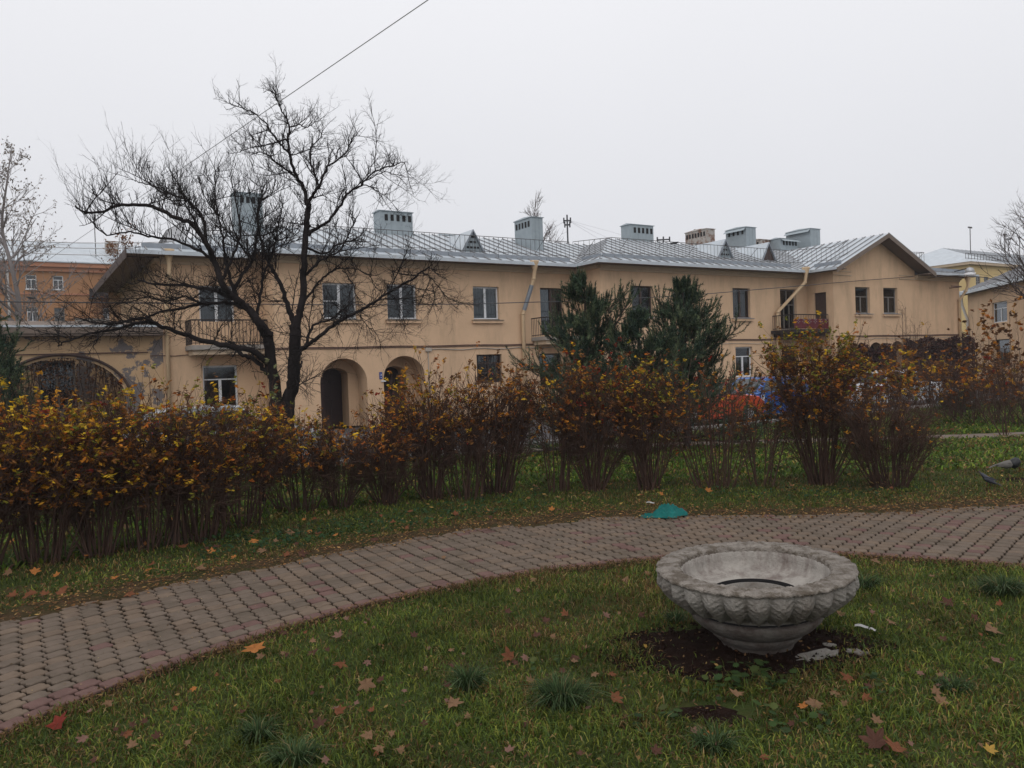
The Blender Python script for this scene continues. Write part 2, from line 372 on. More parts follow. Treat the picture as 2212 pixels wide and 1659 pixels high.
# ---------------------------------------------------------------- building toolkit (grid coordinates: s along the front, y inwards)
def wall(m, a0, a1, z0, z1, holes, depth, T):
    """T(a, d, z) -> point, d = depth behind the face"""
    bp = {a0, a1}
    for h in holes:
        bp |= {h['a0'], h['a1']}
        if h.get('arch'):
            for i in range(1, 20): bp.add(h['a0'] + (h['a1'] - h['a0']) * (.5 - .5 * math.cos(math.pi * i / 20)))
    bp = sorted(bp)
    def top(h, a):
        if not h.get('arch'): return h['z1']
        r = (h['a1'] - h['a0']) / 2; c = (h['a0'] + h['a1']) / 2; ry = h.get('ry', r)
        return h['z1'] - ry + ry * math.sqrt(max(0, 1 - ((a - c) / r) ** 2))
    for a, c in zip(bp[:-1], bp[1:]):
        mid = (a + c) / 2; hs = sorted([h for h in holes if h['a0'] < mid < h['a1']], key=lambda h: h['z0'])
        lo = (z0, z0)
        for h in hs:
            if h['z0'] > lo[0] + 1e-4: m.face([T(a, 0, lo[0]), T(c, 0, lo[1]), T(c, 0, h['z0']), T(a, 0, h['z0'])])
            lo = (top(h, a), top(h, c))
            if h.get('arch'): m.face([T(a, 0, lo[0]), T(c, 0, lo[1]), T(c, h.get('d', depth), lo[1]), T(a, h.get('d', depth), lo[0])])
        if lo[0] < z1 - 1e-4 or lo[1] < z1 - 1e-4: m.face([T(a, 0, lo[0]), T(c, 0, lo[1]), T(c, 0, z1), T(a, 0, z1)])
    for h in holes:
        d = h.get('d', depth); tz = h['z1'] - (h.get('ry', (h['a1'] - h['a0']) / 2) if h.get('arch') else 0)
        m.face([T(h['a0'], 0, h['z0']), T(h['a0'], 0, tz), T(h['a0'], d, tz), T(h['a0'], d, h['z0'])])
        m.face([T(h['a1'], 0, h['z0']), T(h['a1'], d, h['z0']), T(h['a1'], d, tz), T(h['a1'], 0, tz)])
        m.face([T(h['a0'], 0, h['z0']), T(h['a0'], d, h['z0']), T(h['a1'], d, h['z0']), T(h['a1'], 0, h['z0'])])
        if not h.get('arch'): m.face([T(h['a0'], 0, h['z1']), T(h['a1'], 0, h['z1']), T(h['a1'], d, h['z1']), T(h['a0'], d, h['z1'])])
def Tf(y): return lambda a, d, z: (a, y + d, z)          # front face
def Tl(s): return lambda a, d, z: (s + d, a, z)          # face looking along -s
def Hh(a0, a1, z0, z1, **k): return dict(a0=a0, a1=a1, z0=z0, z1=z1, **k)

def tbox(m, T, a0, a1, d0, d1, z0, z1):
    p = [T(a0, d0, z0), T(a1, d0, z0), T(a1, d1, z0), T(a0, d1, z0), T(a0, d0, z1), T(a1, d0, z1), T(a1, d1, z1), T(a0, d1, z1)]
    m.hexa(p)
def window(root, T, a0, a1, z0, z1, d=.14, fm='pvc', style='two', curtain=True, sill='band', name='window', label=None):
    """frame (the part) with panes, curtain and sill as sub-parts"""
    w = a1 - a0; f = .065; m = MB(); m.mt(fm)
    tbox(m, T, a0, a0 + f, d, d + .07, z0, z1); tbox(m, T, a1 - f, a1, d, d + .07, z0, z1)
    tbox(m, T, a0 + f, a1 - f, d, d + .07, z0, z0 + f); tbox(m, T, a0 + f, a1 - f, d, d + .07, z1 - f, z1)
    ver, hor = [], []
    if style == 'two': ver = [(.5, 0, 1)]
    elif style == 'twobar': ver = [(.5, 0, 1)]; hor = [(.5, 0, .5)]
    elif style == 'old': hor = [(.64, 0, 1)]; ver = [(.5, .0, .64)]
    elif style == 'old3': hor = [(.62, 0, 1)]; ver = [(.33, 0, .62), (.66, 0, .62), (.5, .62, 1)]
    elif style == 'T': hor = [(.68, 0, 1)]; ver = [(.5, 0, .68)]
    elif style == 'six': hor = [(.36, 0, 1), (.7, 0, 1)]; ver = [(.5, 0, 1)]
    bw = .05 if style in ('two', 'twobar', 'T') else .03
    for x, b0, b1 in ver: tbox(m, T, a0 + w * x - bw, a0 + w * x + bw, d - .012, d + .06, z0 + f + (z1 - z0 - 2 * f) * b0, z0 + f + (z1 - z0 - 2 * f) * b1)
    for y, b0, b1 in hor:
        zz = z0 + (z1 - z0) * y; tbox(m, T, a0 + f + (w - 2 * f) * b0, a0 + f + (w - 2 * f) * b1, d - .006, d + .055, zz - .022, zz + .022)
    fo = m.build(name, None, root)
    if label: fo['label'] = label
    g = MB(); cs = sorted([0.] + [x for x, b0, b1 in ver if b0 == 0] + [1.])
    for u, v in zip(cs[:-1], cs[1:]):
        g = MB(); tbox(g, T, a0 + f * .6 + (w - 1.2 * f) * u + .002, a0 + f * .6 + (w - 1.2 * f) * v - .002, d + .03, d + .036, z0 + f * .6, z1 - f * .6); g.build('pane', 'glass', fo)
    r = MB(); r.mt('room'); D2 = d + .75  # the room behind the panes
    q = lambda pts: r.face([T(*p) for p in pts])
    q([(a0 - .3, D2, z0 - .2), (a1 + .3, D2, z0 - .2), (a1 + .3, D2, z1 + .1), (a0 - .3, D2, z1 + .1)])
    q([(a0 - .3, d + .08, z0 - .2), (a0 - .3, D2, z0 - .2), (a0 - .3, D2, z1 + .1), (a0 - .3, d + .08, z1 + .1)])
    q([(a1 + .3, d + .08, z0 - .2), (a1 + .3, D2, z0 - .2), (a1 + .3, D2, z1 + .1), (a1 + .3, d + .08, z1 + .1)])
    q([(a0 - .3, d + .08, z1 + .1), (a1 + .3, d + .08, z1 + .1), (a1 + .3, D2, z1 + .1), (a0 - .3, D2, z1 + .1)])
    q([(a0 - .3, d + .08, z0 - .2), (a1 + .3, d + .08, z0 - .2), (a1 + .3, D2, z0 - .2), (a0 - .3, D2, z0 - .2)])
    r.build('room', None, fo)
    if curtain:
        c = MB(); n = 26
        for (u0, u1) in ((0.02, rnd(.2, .42)), (rnd(.58, .8), .98)) if curtain == 'side' else ((0.02, .98),):
            for i in range(n):
                x0, x1 = u0 + (u1 - u0) * i / n, u0 + (u1 - u0) * (i + 1) / n
                c.face([T(a0 + w * x0, d + .16 + .03 * math.sin(i * 1.9), z0), T(a0 + w * x1, d + .16 + .03 * math.sin((i + 1) * 1.9), z0), T(a0 + w * x1, d + .16 + .03 * math.sin((i + 1) * 1.9), z1), T(a0 + w * x0, d + .16 + .03 * math.sin(i * 1.9), z1)])
        c.build('curtain', 'curtain', fo)
    if sill:
        k = MB()
        if sill == 'band': k.mt('stucco'); tbox(k, T, a0 - .1, a1 + .12, -.11, .0, z0 - .17, z0 - .05)
        k.mt('grey_wood' if fm == 'pvc' else 'gutter_tin'); tbox(k, T, a0 - .12, a1 + .14, -.15, .0, z0 - .05, z0 - .03)
        tbox(k, T, a0 - .004, a1 + .004, .0, d, z0 - .03, z0 + .012); k.build('sill', None, fo)
    return fo

def clip(poly, k, v, keep_gt):
    out = []
    for i in range(len(poly)):
        p, q = poly[i], poly[(i + 1) % len(poly)]; dp, dq = p[k] - v, q[k] - v
        if not keep_gt: dp, dq = -dp, -dq
        if dp >= 0: out.append(p)
        if (dp > 0 > dq) or (dp < 0 < dq):
            t = dp / (dp - dq); out.append(tuple(p[i2] + (q[i2] - p[i2]) * t for i2 in range(2)))
    return out
def roof_plane(roof, pts, spacing=.56, seams=True, phase=0.0, mname='roof_tin'):
    """pts: coplanar 3D polygon, first edge = eave; each sheet between two seams is a piece"""
    P = [Vector(p) for p in pts]; O = P[0]; U = (P[1] - P[0]).normalized(); N = (P[1] - P[0]).cross(P[2] - P[0]).normalized()
    if N.z < 0: N = -N
    Vv = N.cross(U)
    if Vv.z < 0: Vv = -Vv
    pl = [((p - O).dot(U), (p - O).dot(Vv)) for p in P]; a0, a1 = min(p[0] for p in pl), max(p[0] for p in pl)
    back = lambda a, b, h: tuple(O + U * a + Vv * b + N * h)
    a = a0 + phase
    while a < a1:
        a2 = a + spacing; q = clip(clip(pl, 0, a + .001, True), 0, a2 - .001, False)
        if len(q) >= 3 and (max(x[0] for x in q) - min(x[0] for x in q)) > .02:
            m = MB(); m.mt(mname); dz = rnd(-.004, .006); n = len(q)
            up = [back(x, y, dz) for x, y in q]; lo = [back(x, y, -.05) for x, y in q]
            m.face(up); m.face(lo[::-1])
            for i in range(n): m.face([up[i], lo[i], lo[(i + 1) % n], up[(i + 1) % n]])
            if seams:
                sq = clip(clip(pl, 0, a - .001, True), 0, a + .001, False)
                if len(sq) >= 2:
                    b0, b1 = min(x[1] for x in sq), max(x[1] for x in sq)
                    if b1 - b0 > .1:
                        m.mt('roof_seam'); m.hexa([back(a - .017, b0 + .05, .0), back(a + .017, b0 + .05, .0), back(a + .017, b1, .0), back(a - .017, b1, .0), back(a - .017, b0 + .05, .05), back(a + .017, b0 + .05, .05), back(a + .017, b1, .05), back(a - .017, b1, .05)])
            m.build('roof_panel', None, roof)
        a = a2
def snow_ledge(roof, p0, p1, up, length=1.15):
    """grey upstand along the eave, made of separate lengths"""
    A, B = Vector(p0), Vector(p1); L = (B - A).length; n = max(1, round(L / length)); u = (B - A).normalized(); upv = Vector(up)
    for i in range(n):
        q0 = A + u * (L * i / n + .012); q1 = A + u * (L * (i + 1) / n - .012); m = MB(); m.mt('gutter_tin'); t = upv * .05; h = Vector((0, 0, .17))
        m.hexa([tuple(x) for x in (q0, q1, q1 + t, q0 + t, q0 + h, q1 + h, q1 + t + h, q0 + t + h)]); m.build('gutter_length', None, roof)
def railing(root, pts, h=.75, every=.24, name='roof_railing', mt='rail_tin', r=.011, legs=True):
    m = MB(); m.mt(mt); P = [Vector(p) for p in pts]
    for A, B in zip(P[:-1], P[1:]):
        L = (B - A).length; n = max(1, int(L / every)); up = Vector((0, 0, h))
        m.tube([A + up, B + up], r * 1.3, 4); m.tube([A + up * .12, B + up * .12], r, 4)
        for i in range(n + 1):
            q = A + (B - A) * (i / n); m.tube([q + Vector((0, 0, .0)), q + up], r, 4)
            if legs and i % 9 == 4: m.tube([q + up, q + Vector((-.12, .55, .2))], r * 1.2, 4)
    return m.build(name, None, root)
def chimney(roof, s, y, w, d, z0, z1, face='front', n=5, mt='chimney_tin', hood=False):
    m = MB(); m.mt(mt); m.box(s, s + w, y, y + d, z0, z1 - .06); m.box(s - .05, s + w + .05, y - .05, y + d + .05, z1 - .06, z1 - .03)
    m.hexa([(s - .05, y - .05, z1 - .03), (s + w + .05, y - .05, z1 - .03), (s + w + .05, y + d + .05, z1 - .03), (s - .05, y + d + .05, z1 - .03)] +
           [(s + .05, y + d * .45, z1 + .06), (s + w - .05, y + d * .45, z1 + .06), (s + w - .05, y + d * .55, z1 + .06), (s + .05, y + d * .55, z1 + .06)])
    for i in range(1, 3): m.box(s + w * i / 3 - .006, s + w * i / 3 + .006, y - .012, y - .002, z0, z1 - .06)
    c = m.build('chimney', None, roof)
    v = MB(); v.mt('dark')
    if face == 'front':
        for i in range(n):
            a = s + w * (i + .8) / (n + .6); v.box(a, a + .15, y - .016, y - .004, z1 - .48, z1 - .2)
        if hood: v.mt('chimney_tin'); v.hexa([(s, y - .28, z1 - .26), (s + w, y - .28, z1 - .26), (s + w, y - .02, z1 - .1), (s, y - .02, z1 - .1), (s, y - .28, z1 - .24), (s + w, y - .28, z1 - .24), (s + w, y - .02, z1 - .08), (s, y - .02, z1 - .08)])
    else:
        for i in range(n):
            a = y + d * (i + .6) / (n + .6); v.box(s - .016, s - .004, a, a + .15, z1 - .48, z1 - .2)
        if hood: v.mt('chimney_tin'); v.hexa([(s - .26, y, z1 - .28), (s - .24, y, z1 - .26), (s - .24, y + d, z1 - .26), (s - .26, y + d, z1 - .28), (s - .02, y, z1 - .1), (s - .02, y, z1 - .08), (s - .02, y + d, z1 - .08), (s - .02, y + d, z1 - .1)])
    v.build('chimney_vents', None, roof)
def dormer(roof, s, y, z, w=1.15, h=.95, back=2.6, slats=True, mt='chimney_tin'):
    m = MB(); m.mt('roof_tin'); a, b, t = (s - w / 2, y, z), (s + w / 2, y, z), (s, y, z + h)
    bz = z + h - .02
    m.face([a, t, (s, y + back, bz)]); m.face([b, (s, y + back, bz), t])
    m.face([(s - w / 2, y, z), (s, y + back, bz), (s - w / 2, y + .0, z - .2)])
    m.mt(mt); m.face([(s - w / 2 + .08, y + .06, z - .2), (s + w / 2 - .08, y + .06, z - .2), (s + w / 2 - .08, y + .06, z), (s, y + .06, z + h - .08), (s - w / 2 + .08, y + .06, z)])
    m.mt('gutter_tin')
    for sg in (-1, 1):
        m.hexa([(s + sg * w / 2, y - .05, z - .05), (s + sg * (w / 2 - .07), y - .05, z - .05), (s + sg * (w / 2 - .07), y + .06, z - .05), (s + sg * w / 2, y + .06, z - .05), (s, y - .05, z + h), (s, y - .05, z + h - .1), (s, y + .06, z + h - .1), (s, y + .06, z + h)])
    m.build('dormer', None, roof)
    if slats:
        v = MB(); v.mt('dark')
        for i, f in enumerate((.17, .42, .66)):
            hw = (w / 2 - .12) * (1 - f) * .8; v.box(s - hw, s + hw, y + .035, y + .055, z + h * f - .035, z + h * f + .045)
        v.mt(mt)
        for i in (-1, 0, 1): v.box(s + i * .17 - .015, s + i * .17 + .015, y + .02, y + .034, z, z + h * .55)
        v.build('dormer_louvres', None, roof)
def downpipe(root, pts, r=.075, mt='pipe_paint', patch=None):
    m = MB(); m.mt(mt); x, y, z = pts[0]
    m.tube([(x, y, z), (x, y, z - .05), (x, y, z - .42), pts[1]] + pts[2:], [.2, .2, .085] + [r] * (len(pts) - 1), 12, True)
    for p in pts[2:]: m.tube([(p[0], p[1], p[2] - .03), (p[0], p[1], p[2] + .03)], r * 1.25, 12, True)
    o = m.build('downpipe', None, root, True)
    if patch:
        c = MB(); c.mt('gutter_tin')
        for a, b2 in patch: c.tube([a, b2], r * 1.12, 12)
        c.build('tin_sleeve', None, o)
    return o
def balcony(root, s0, s1, y0, y1, zf, zt, bars='iron', panel=None, sides=(True, True)):
    m = MB(); m.mt('iron' if panel else 'concrete_slab'); m.box(s0 - (.12 if panel else 0), s1, y0 - (.1 if panel else 0), y1, zf - .16, zf); m.mt('iron' if panel else 'trim'); m.box(s0 + .1, s1 - .1, y0 + .12, y1, zf - .34, zf - .16)
    b = m.build('balcony', None, root)
    r = MB(); r.mt(bars); e = .04
    pts = []
    if sides[0]: pts.append((s0 + e, y1))
    pts += [(s0 + e, y0 + e), (s1 - e, y0 + e)]
    if sides[1]: pts.append((s1 - e, y1))
    for (a, c), (a2, c2) in zip(pts[:-1], pts[1:]):
        r.tube([(a, c, zt), (a2, c2, zt)], .024, 4); r.tube([(a, c, zf + .08), (a2, c2, zf + .08)], .016, 4)
        L = math.hypot(a2 - a, c2 - c); n = max(2, int(L / .125))
        for i in range(n + 1):
            q = (a + (a2 - a) * i / n, c + (c2 - c) * i / n); r.tube([(q[0], q[1], zf + .02), (q[0], q[1], zt)], .011, 4)
    r.build('railing', None, b)
    if panel:
        n = 13; w = (s1 - s0 - .1) / n
        for i in range(n):
            q = MB(); q.mt(panel); q.box(s0 + .05 + i * w + .004, s0 + .05 + (i + 1) * w - .004, y0 + .0, y0 + .022, zf + .04, zt - .22); q.build('board', None, b)
        q = MB(); q.mt('rim')
        for i in range(6):
            cx = s0 + .35 + i * (s1 - s0 - .6) / 5
            for dx, dz in ((-.1, 0), (.1, 0), (0, .07), (0, -.07), (-.07, .12), (.07, .12)): q.box(cx + dx - .025, cx + dx + .025, y0 - .012, y0 - .003, zt - .36 + dz - .018, zt - .36 + dz + .018)
        q.build('pale_ornament', None, b)
    return b

# ---------------------------------------------------------------- the long two storey house
random.seed(11)
YA, YB, YC, YD = 29.46, 27.74, 26.1, 31.0
EZ = 6.55
H = framed('apartment_house', 22, YA)
tag(H, 'long two-storey ochre stucco apartment house with grey tin roof across the street', 'house')
wb = MB()
arches = [Hh(9.84, 11.73, 0, 2.70, arch=True, d=1.0), Hh(12.42, 14.26, 0, 2.74, arch=True, d=1.0)]
upA = [Hh(10.07, 11.42, 4.22, 5.60), Hh(12.70, 14.00, 4.22, 5.62), Hh(16.62, 17.90, 4.22, 5.62), Hh(20.05, 21.32, 3.55, 5.64)]
loA = [Hh(16.68, 17.93, 1.5, 2.72), Hh(19.9, 21.1, 1.2, 2.7)]
wb.mt('stucco'); wall(wb, 8.2, 22.1, 0, EZ, upA + loA + arches, .3, Tf(YA))
wb.build('front_wall', None, H)
wb = MB(); wb.mt('stucco')
upB = [Hh(23.90, 25.17, 4.22, 5.65), Hh(26.45, 27.73, 4.22, 5.65), Hh(30.44, 31.70, 4.22, 5.70), Hh(33.97, 35.25, 3.6, 5.72)]
loB = [Hh(23.9, 25.15, 1.2, 2.75), Hh(26.45, 27.7, 1.2, 2.75), Hh(30.53, 31.76, 1.25, 2.76), Hh(33.97, 35.2, 1.2, 2.75)]
wall(wb, 22.1, 36.1, 0, EZ, upB + loB, .3, Tf(YB)); wall(wb, YB, YA + .3, 0, EZ, [Hh(28.1, 28.6, 4.7, 5.5)], .3, Tl(22.1))
wb.build('front_wall', None, H)
wb = MB(); wb.mt('stucco')
upC = [Hh(37.92, 39.18, 4.36, 5.76), Hh(40.40, 41.70, 4.38, 5.78)]
arC = [Hh(37.0 + i * 1.95, 38.35 + i * 1.95, 0, 2.8 + (i == 2) * .05, arch=True, d=.5) for i in range(5)]
wall(wb, 36.1, 47.95, 0, EZ, upC + arC, .3, Tf(YC))
wall(wb, YC, YB, 0, EZ, [Hh(26.55, 27.3, 3.6, 5.5)], .3, Tl(36.1))
wb.face([(36.1, YC, EZ), (43.4, YC, EZ), (43.4, YC, 6.86), (39.75, YC, 8.45), (36.1, YC, 6.86)])
wb.face([(47.95, YC, 0), (47.95, 40, 0), (47.95, 40, EZ), (47.95, YC, EZ)])
wb.build('wing_wall', None, H)
wb = MB(); wb.mt('stucco')
upD = [Hh(5.90, 7.15, 4.22, 5.55, )]; loD = [Hh(5.92, 7.17, .95, 2.58)]
wall(wb, 4.6, 8.2, 0, EZ, upD + loD, .3, Tf(YD)); wall(wb, YD, 43.6, 0, EZ, [], .3, Tl(4.6)); wall(wb, YA, YD, 0, EZ, [], .3, Tl(8.2))
wb.face([(4.1, 43.6, 0), (47.95, 43.6, 0), (47.95, 43.6, EZ), (4.1, 43.6, EZ)])
wb.build('end_wall', None, H)
# arch porches
for h in arches:
    m = MB(); m.mt('stucco'); y1 = YA + 1.0; y2 = YA + 2.2
    wall(m, h['a0'] - .3, h['a1'] + .3, 0, 3.0, [Hh(h['a0'] + .42, h['a1'] - .42, 0, 2.35, arch=True, ry=.3, d=.8)], .3, Tf(y1 + .0))
    m.build('porch', None, H)
    d = MB(); d.mt('door_paint'); d.box(h['a0'] + .42, h['a1'] - .42, y1 + .75, y1 + .8, 0, 2.4)
    for i in (0, 1):
        a = h['a0'] + .5 + i * .5; d.box(a, a + .4, y1 + .73, y1 + .75, .3, 1.1); d.box(a, a + .4, y1 + .73, y1 + .75, 1.25, 2.0)
    d.build('door', None, H)
d = MB(); d.mt('brown_wood'); d.box(9.86, 10.05, YA + .25, YA + .95, 0, 2.0); d.build('open_door', 'door_paint', H)
for i, h in enumerate(arC):
    d = MB(); d.mt('dark'); d.box(h['a0'], h['a1'], YC + .5, YC + .55, 0, 2.9); d.build('arcade_door', 'door_paint' if i % 2 else 'dark', H)
# windows
T = Tf(YA)
window(H, T, 10.07, 11.42, 4.22, 5.60, style='twobar', curtain=True)
window(H, T, 12.70, 14.00, 4.22, 5.62, style='two', curtain='side')
window(H, T, 16.62, 17.90, 4.22, 5.62, style='two', curtain=True)
window(H, T, 20.05, 21.32, 3.60, 5.64, fm='brown_wood', style='two', curtain=True, sill=None)
w = window(H, T, 16.68, 17.93, 1.5, 2.72, fm='brown_wood', style='six', curtain=False, sill=None, label='barred dark window')
g = MB(); g.mt('iron')
for i in range(8): g.tube([(16.75 + i * .16, YA + .05, 1.52), (16.75 + i * .16, YA + .05, 2.7)], .012, 4)
g.tube([(16.7, YA + .05, 2.3), (17.92, YA + .05, 2.3)], .012, 4); g.build('bars', None, w)
window(H, T, 19.9, 21.1, 1.2, 2.7, fm='brown_wood', style='old', curtain=False, sill=None)
T = Tf(YB)
window(H, T, 23.90, 25.17, 4.22, 5.65, fm='brown_wood', style='two')
window(H, T, 26.45, 27.73, 4.22, 5.65, fm='brown_wood', style='two')
window(H, T, 30.44, 31.70, 4.22, 5.70, fm='brown_wood', style='two', curtain='side')
window(H, T, 33.97, 35.25, 3.60, 5.72, fm='grey_wood', style='old3', sill=None)
for a0, a1 in ((23.9, 25.15), (26.45, 27.7), (33.97, 35.2)): window(H, T, a0, a1, 1.2, 2.75, fm='brown_wood', style='old', curtain=False, sill=None)
window(H, T, 30.53, 31.76, 1.25, 2.76, fm='pvc', style='T', curtain='side', sill=None)
T = Tf(YC)
window(H, T, 37.92, 39.18, 4.36, 5.76, fm='grey_wood', style='old', curtain='side')
window(H, T, 40.40, 41.70, 4.38, 5.78, fm='grey_wood', style='old', curtain='side')
T = Tf(YD)
window(H, T, 5.90, 7.15, 3.65, 5.55, fm='pvc', style='two', sill=None)
window(H, T, 5.92, 7.17, .95, 2.58, fm='pvc', style='T', curtain=False, sill=None)
m = MB(); tbox(m, Tl(36.1), 26.55, 27.3, .12, .17, 3.6, 5.5); m.build('balcony_door', 'brown_wood', H)
m = MB(); tbox(m, Tl(22.1), 28.1, 28.6, .12, .17, 4.7, 5.5); m.build('vent_window', 'brown_wood', H)
# soffits, cornice, fascia
m = MB(); m.mt('soffit')
def sof(s0, s1, y0, y1): m.box(s0, s1, y0, y1, EZ - .02, EZ + .03)
sof(7.57, 22.1, 28.66, YA); sof(7.57, 8.2, YA, YD - .8); sof(21.44, 36.1, 26.94, YB); sof(21.44, 22.1, YB, 28.66)
sof(3.45, 8.2, 30.2, YD); m.mt('brown_wood'); m.box(3.44, 4.7, YD, 43.6, EZ - .06, EZ + .04); m.mt('soffit'); sof(35.45, 36.1, 25.3, 26.94); sof(43.4, 48.65, 25.3, YC); sof(47.95, 48.65, YC, 44)
m.mt('trim')
for s0, s1, y in ((8.2, 22.1, YA), (22.1, 36.1, YB), (4.6, 8.2, YD), (43.4, 47.95, YC)):
    m.box(s0, s1, y - .16, y - .001, EZ - .17, EZ - .02); m.box(s0, s1, y - .07, y - .001, EZ - .27, EZ - .17)
m.box(21.94, 22.099, YB - .0, YA - .16, EZ - .17, EZ - .02); m.box(4.44, 4.599, YD, 43.6, EZ - .17, EZ - .02)
m.mt('roof_tin')
for s0, s1, y in ((7.57, 21.44, 28.64), (21.44, 35.4, 26.92), (3.45, 7.57, 30.18), (44.1, 48.65, 25.28)): m.box(s0, s1, y, y + .03, EZ - .04, EZ + .1)
m.box(21.42, 21.44, 26.94, 28.66, EZ - .04, EZ + .1); m.mt('brown_wood'); m.box(3.42, 3.45, 30.2, 43.6, EZ - .2, EZ + .12); m.mt('roof_tin'); m.box(35.36, 35.38, 25.3, 26.94, EZ - .04, EZ + .1)
m.build('eaves', None, H)
roof = MB(); roof.mt('soffit')
# attic floor keeps daylight out of the roof
roof.box(8.2, 47.9, 30, 43.5, EZ - .05, EZ); roofo = roof.build('roof', None, H)
E0 = 6.62; RZ = 8.55
roof_plane(roofo, [(7.57, 28.66, E0), (30, 28.66, E0), (30, 34.05, RZ), (12.1, 34.05, RZ)])
roof_plane(roofo, [(7.57, 40.0, E0), (7.57, 28.66, E0), (12.1, 34.05, RZ)])
roof_plane(roofo, [(12.1, 34.05, RZ), (30, 34.05, RZ), (30, 44.2, 5.4), (12.1, 44.2, 5.4)], spacing=3, seams=False)
roof_plane(roofo, [(21.44, 26.94, E0), (43, 26.94, E0), (43, 32, RZ), (26.12, 32, RZ)], phase=.2)
roof_plane(roofo, [(21.44, 37.06, E0), (21.44, 26.94, E0), (26.12, 32, RZ)])
roof_plane(roofo, [(26.12, 32, RZ), (48.6, 32, RZ), (48.6, 44.2, 4.9), (26.12, 44.2, 4.9)], spacing=3, seams=False)
roof_plane(roofo, [(3.45, 30.2, E0), (20, 30.2, E0), (20, 36.9, 9.0), (10.1, 36.9, 9.0)], phase=.1)
roof_plane(roofo, [(3.45, 43.6, E0), (3.45, 30.2, E0), (10.1, 36.9, 9.0)])
roof_plane(roofo, [(10.1, 36.9, 9.0), (20, 36.9, 9.0), (20, 43.6, E0), (3.45, 43.6, E0)], spacing=3, seams=False)
roof_plane(roofo, [(35.38, 36, 6.62), (35.38, 25.3, 6.62), (39.75, 25.3, 8.57), (39.75, 36, 8.57)], spacing=.52)
roof_plane(roofo, [(44.12, 25.3, 6.62), (44.12, 36, 6.62), (39.75, 36, 8.57), (39.75, 25.3, 8.57)], spacing=.52)
roof_plane(roofo, [(43.95, 25.3, E0), (48.65, 25.3, E0), (44.1, 31.2, 8.45), (43.95, 31.2, 8.45)])
roof_plane(roofo, [(48.65, 25.3, E0), (48.65, 37.2, E0), (44.1, 31.2, 8.45)])
roof_plane(roofo, [(40.2, 31.2, 8.45), (44.1, 31.2, 8.45), (48.65, 37.2, E0), (40.2, 37.2, E0)], spacing=3, seams=False)
# rake boards of the gable and the deep boarded soffit behind them
m = MB(); m.mt('soffit')
for sg in (-1, 1):
    sE = 39.75 + sg * 4.4; y0, y1 = 25.27, 25.33
    m.hexa([(sE, y0, 6.36), (39.75, y0, 8.33), (39.75, y1, 8.33), (sE, y1, 6.36), (sE, y0, 6.6), (39.75, y0, 8.56), (39.75, y1, 8.56), (sE, y1, 6.6)])
    m.hexa([(39.75 + sg * 4.3, 25.34, 6.5), (39.75, 25.34, 8.42), (39.75, YC + .02, 8.42), (39.75 + sg * 4.3, YC + .02, 6.5), (39.75 + sg * 4.3, 25.34, 6.54), (39.75, 25.34, 8.46), (39.75, YC + .02, 8.46), (39.75 + sg * 4.3, YC + .02, 6.54)])
m.build('rake_board', None, roofo)
m = MB(); m.mt('trim'); m.box(36.12, 37.6, YC - .05, YC - .001, 6.32, 6.36); m.box(36.12, 37.6, YC - .04, YC - .001, 6.52, 6.55)
m.box(41.9, 43.5, YC - .05, YC - .001, 6.28, 6.33); m.box(41.9, 43.5, YC - .04, YC - .001, 6.48, 6.51); m.build('string_course', None, H)
sl = lambda y, y0, z0, k: z0 + (y - y0) * k
kA, kB = (RZ - E0) / 5.39, (RZ - E0) / 5.06
ly = .55
snow_ledge(roofo, (8.2, 28.66 + ly, E0 + ly * kA), (19.0, 28.66 + ly, E0 + ly * kA), (0, 1, 0)); snow_ledge(roofo, (19.0, 28.66 + ly, E0 + ly * kA), (21.6, 28.66 + ly, E0 + ly * kA), (0, 1, 0))
snow_ledge(roofo, (22.0, 28.9, E0 + .2), (22.0, 27.5, E0 + .2), (1, 0, 0), .7)
snow_ledge(roofo, (22.1, 26.94 + ly, E0 + ly * kB), (34.6, 26.94 + ly, E0 + ly * kB), (0, 1, 0)); snow_ledge(roofo, (35.8, 27.0, E0 + .2), (35.8, 25.4, E0 + .2), (1, 0, 0), .6)
snow_ledge(roofo, (4.0, 30.75, E0 + .2), (8.0, 30.75, E0 + .2), (0, 1, 0)); snow_ledge(roofo, (44.6, 25.85, E0 + .2), (48.2, 25.85, E0 + .2), (0, 1, 0))
ya, yb = 28.66 + 1.55, 26.94 + 1.5
railing(H, [(9.0, ya, E0 + 1.5 * kA), (22.3, ya, E0 + 1.5 * kA)]); railing(H, [(22.3, ya - .3, E0 + .5), (23.4, yb, E0 + 1.4 * kB), (35.6, yb, E0 + 1.4 * kB), (36.4, 26.4, E0 + .45)])
railing(H, [(36.4, 26.4, 7.05), (37.2, 26.0, 7.4)]); railing(H, [(5.6, 31.8, 7.2), (5.6, 35.5, 7.5), (5.9, 41, 7.5)], h=.8); railing(H, [(44.3, 28.0, 7.4), (47.6, 28.0, 7.5), (47.6, 31.5, 7.5)], h=.8)
chimney(roofo, 14.2, 33.4, 1.6, .75, 7.6, 9.42); chimney(roofo, 21.15, 31.6, .65, 1.5, 7.2, 9.3, face='side', n=5); chimney(roofo, 27.62, 32.0, 1.6, .75, 7.6, 9.45)
chimney(roofo, 8.35, 35.2, 1.15, .75, 7.6, 10.1, n=4); chimney(roofo, 18.6, 36.0, 1.4, .7, 7.6, 9.0, n=0)
chimney(roofo, 37.35, 36.0, .7, 1.9, 7.2, 10.5, face='side', n=7, mt='rusty_tin'); chimney(roofo, 39.8, 35.0, .9, 1.7, 7.2, 10.6, face='side', n=4, hood=True)
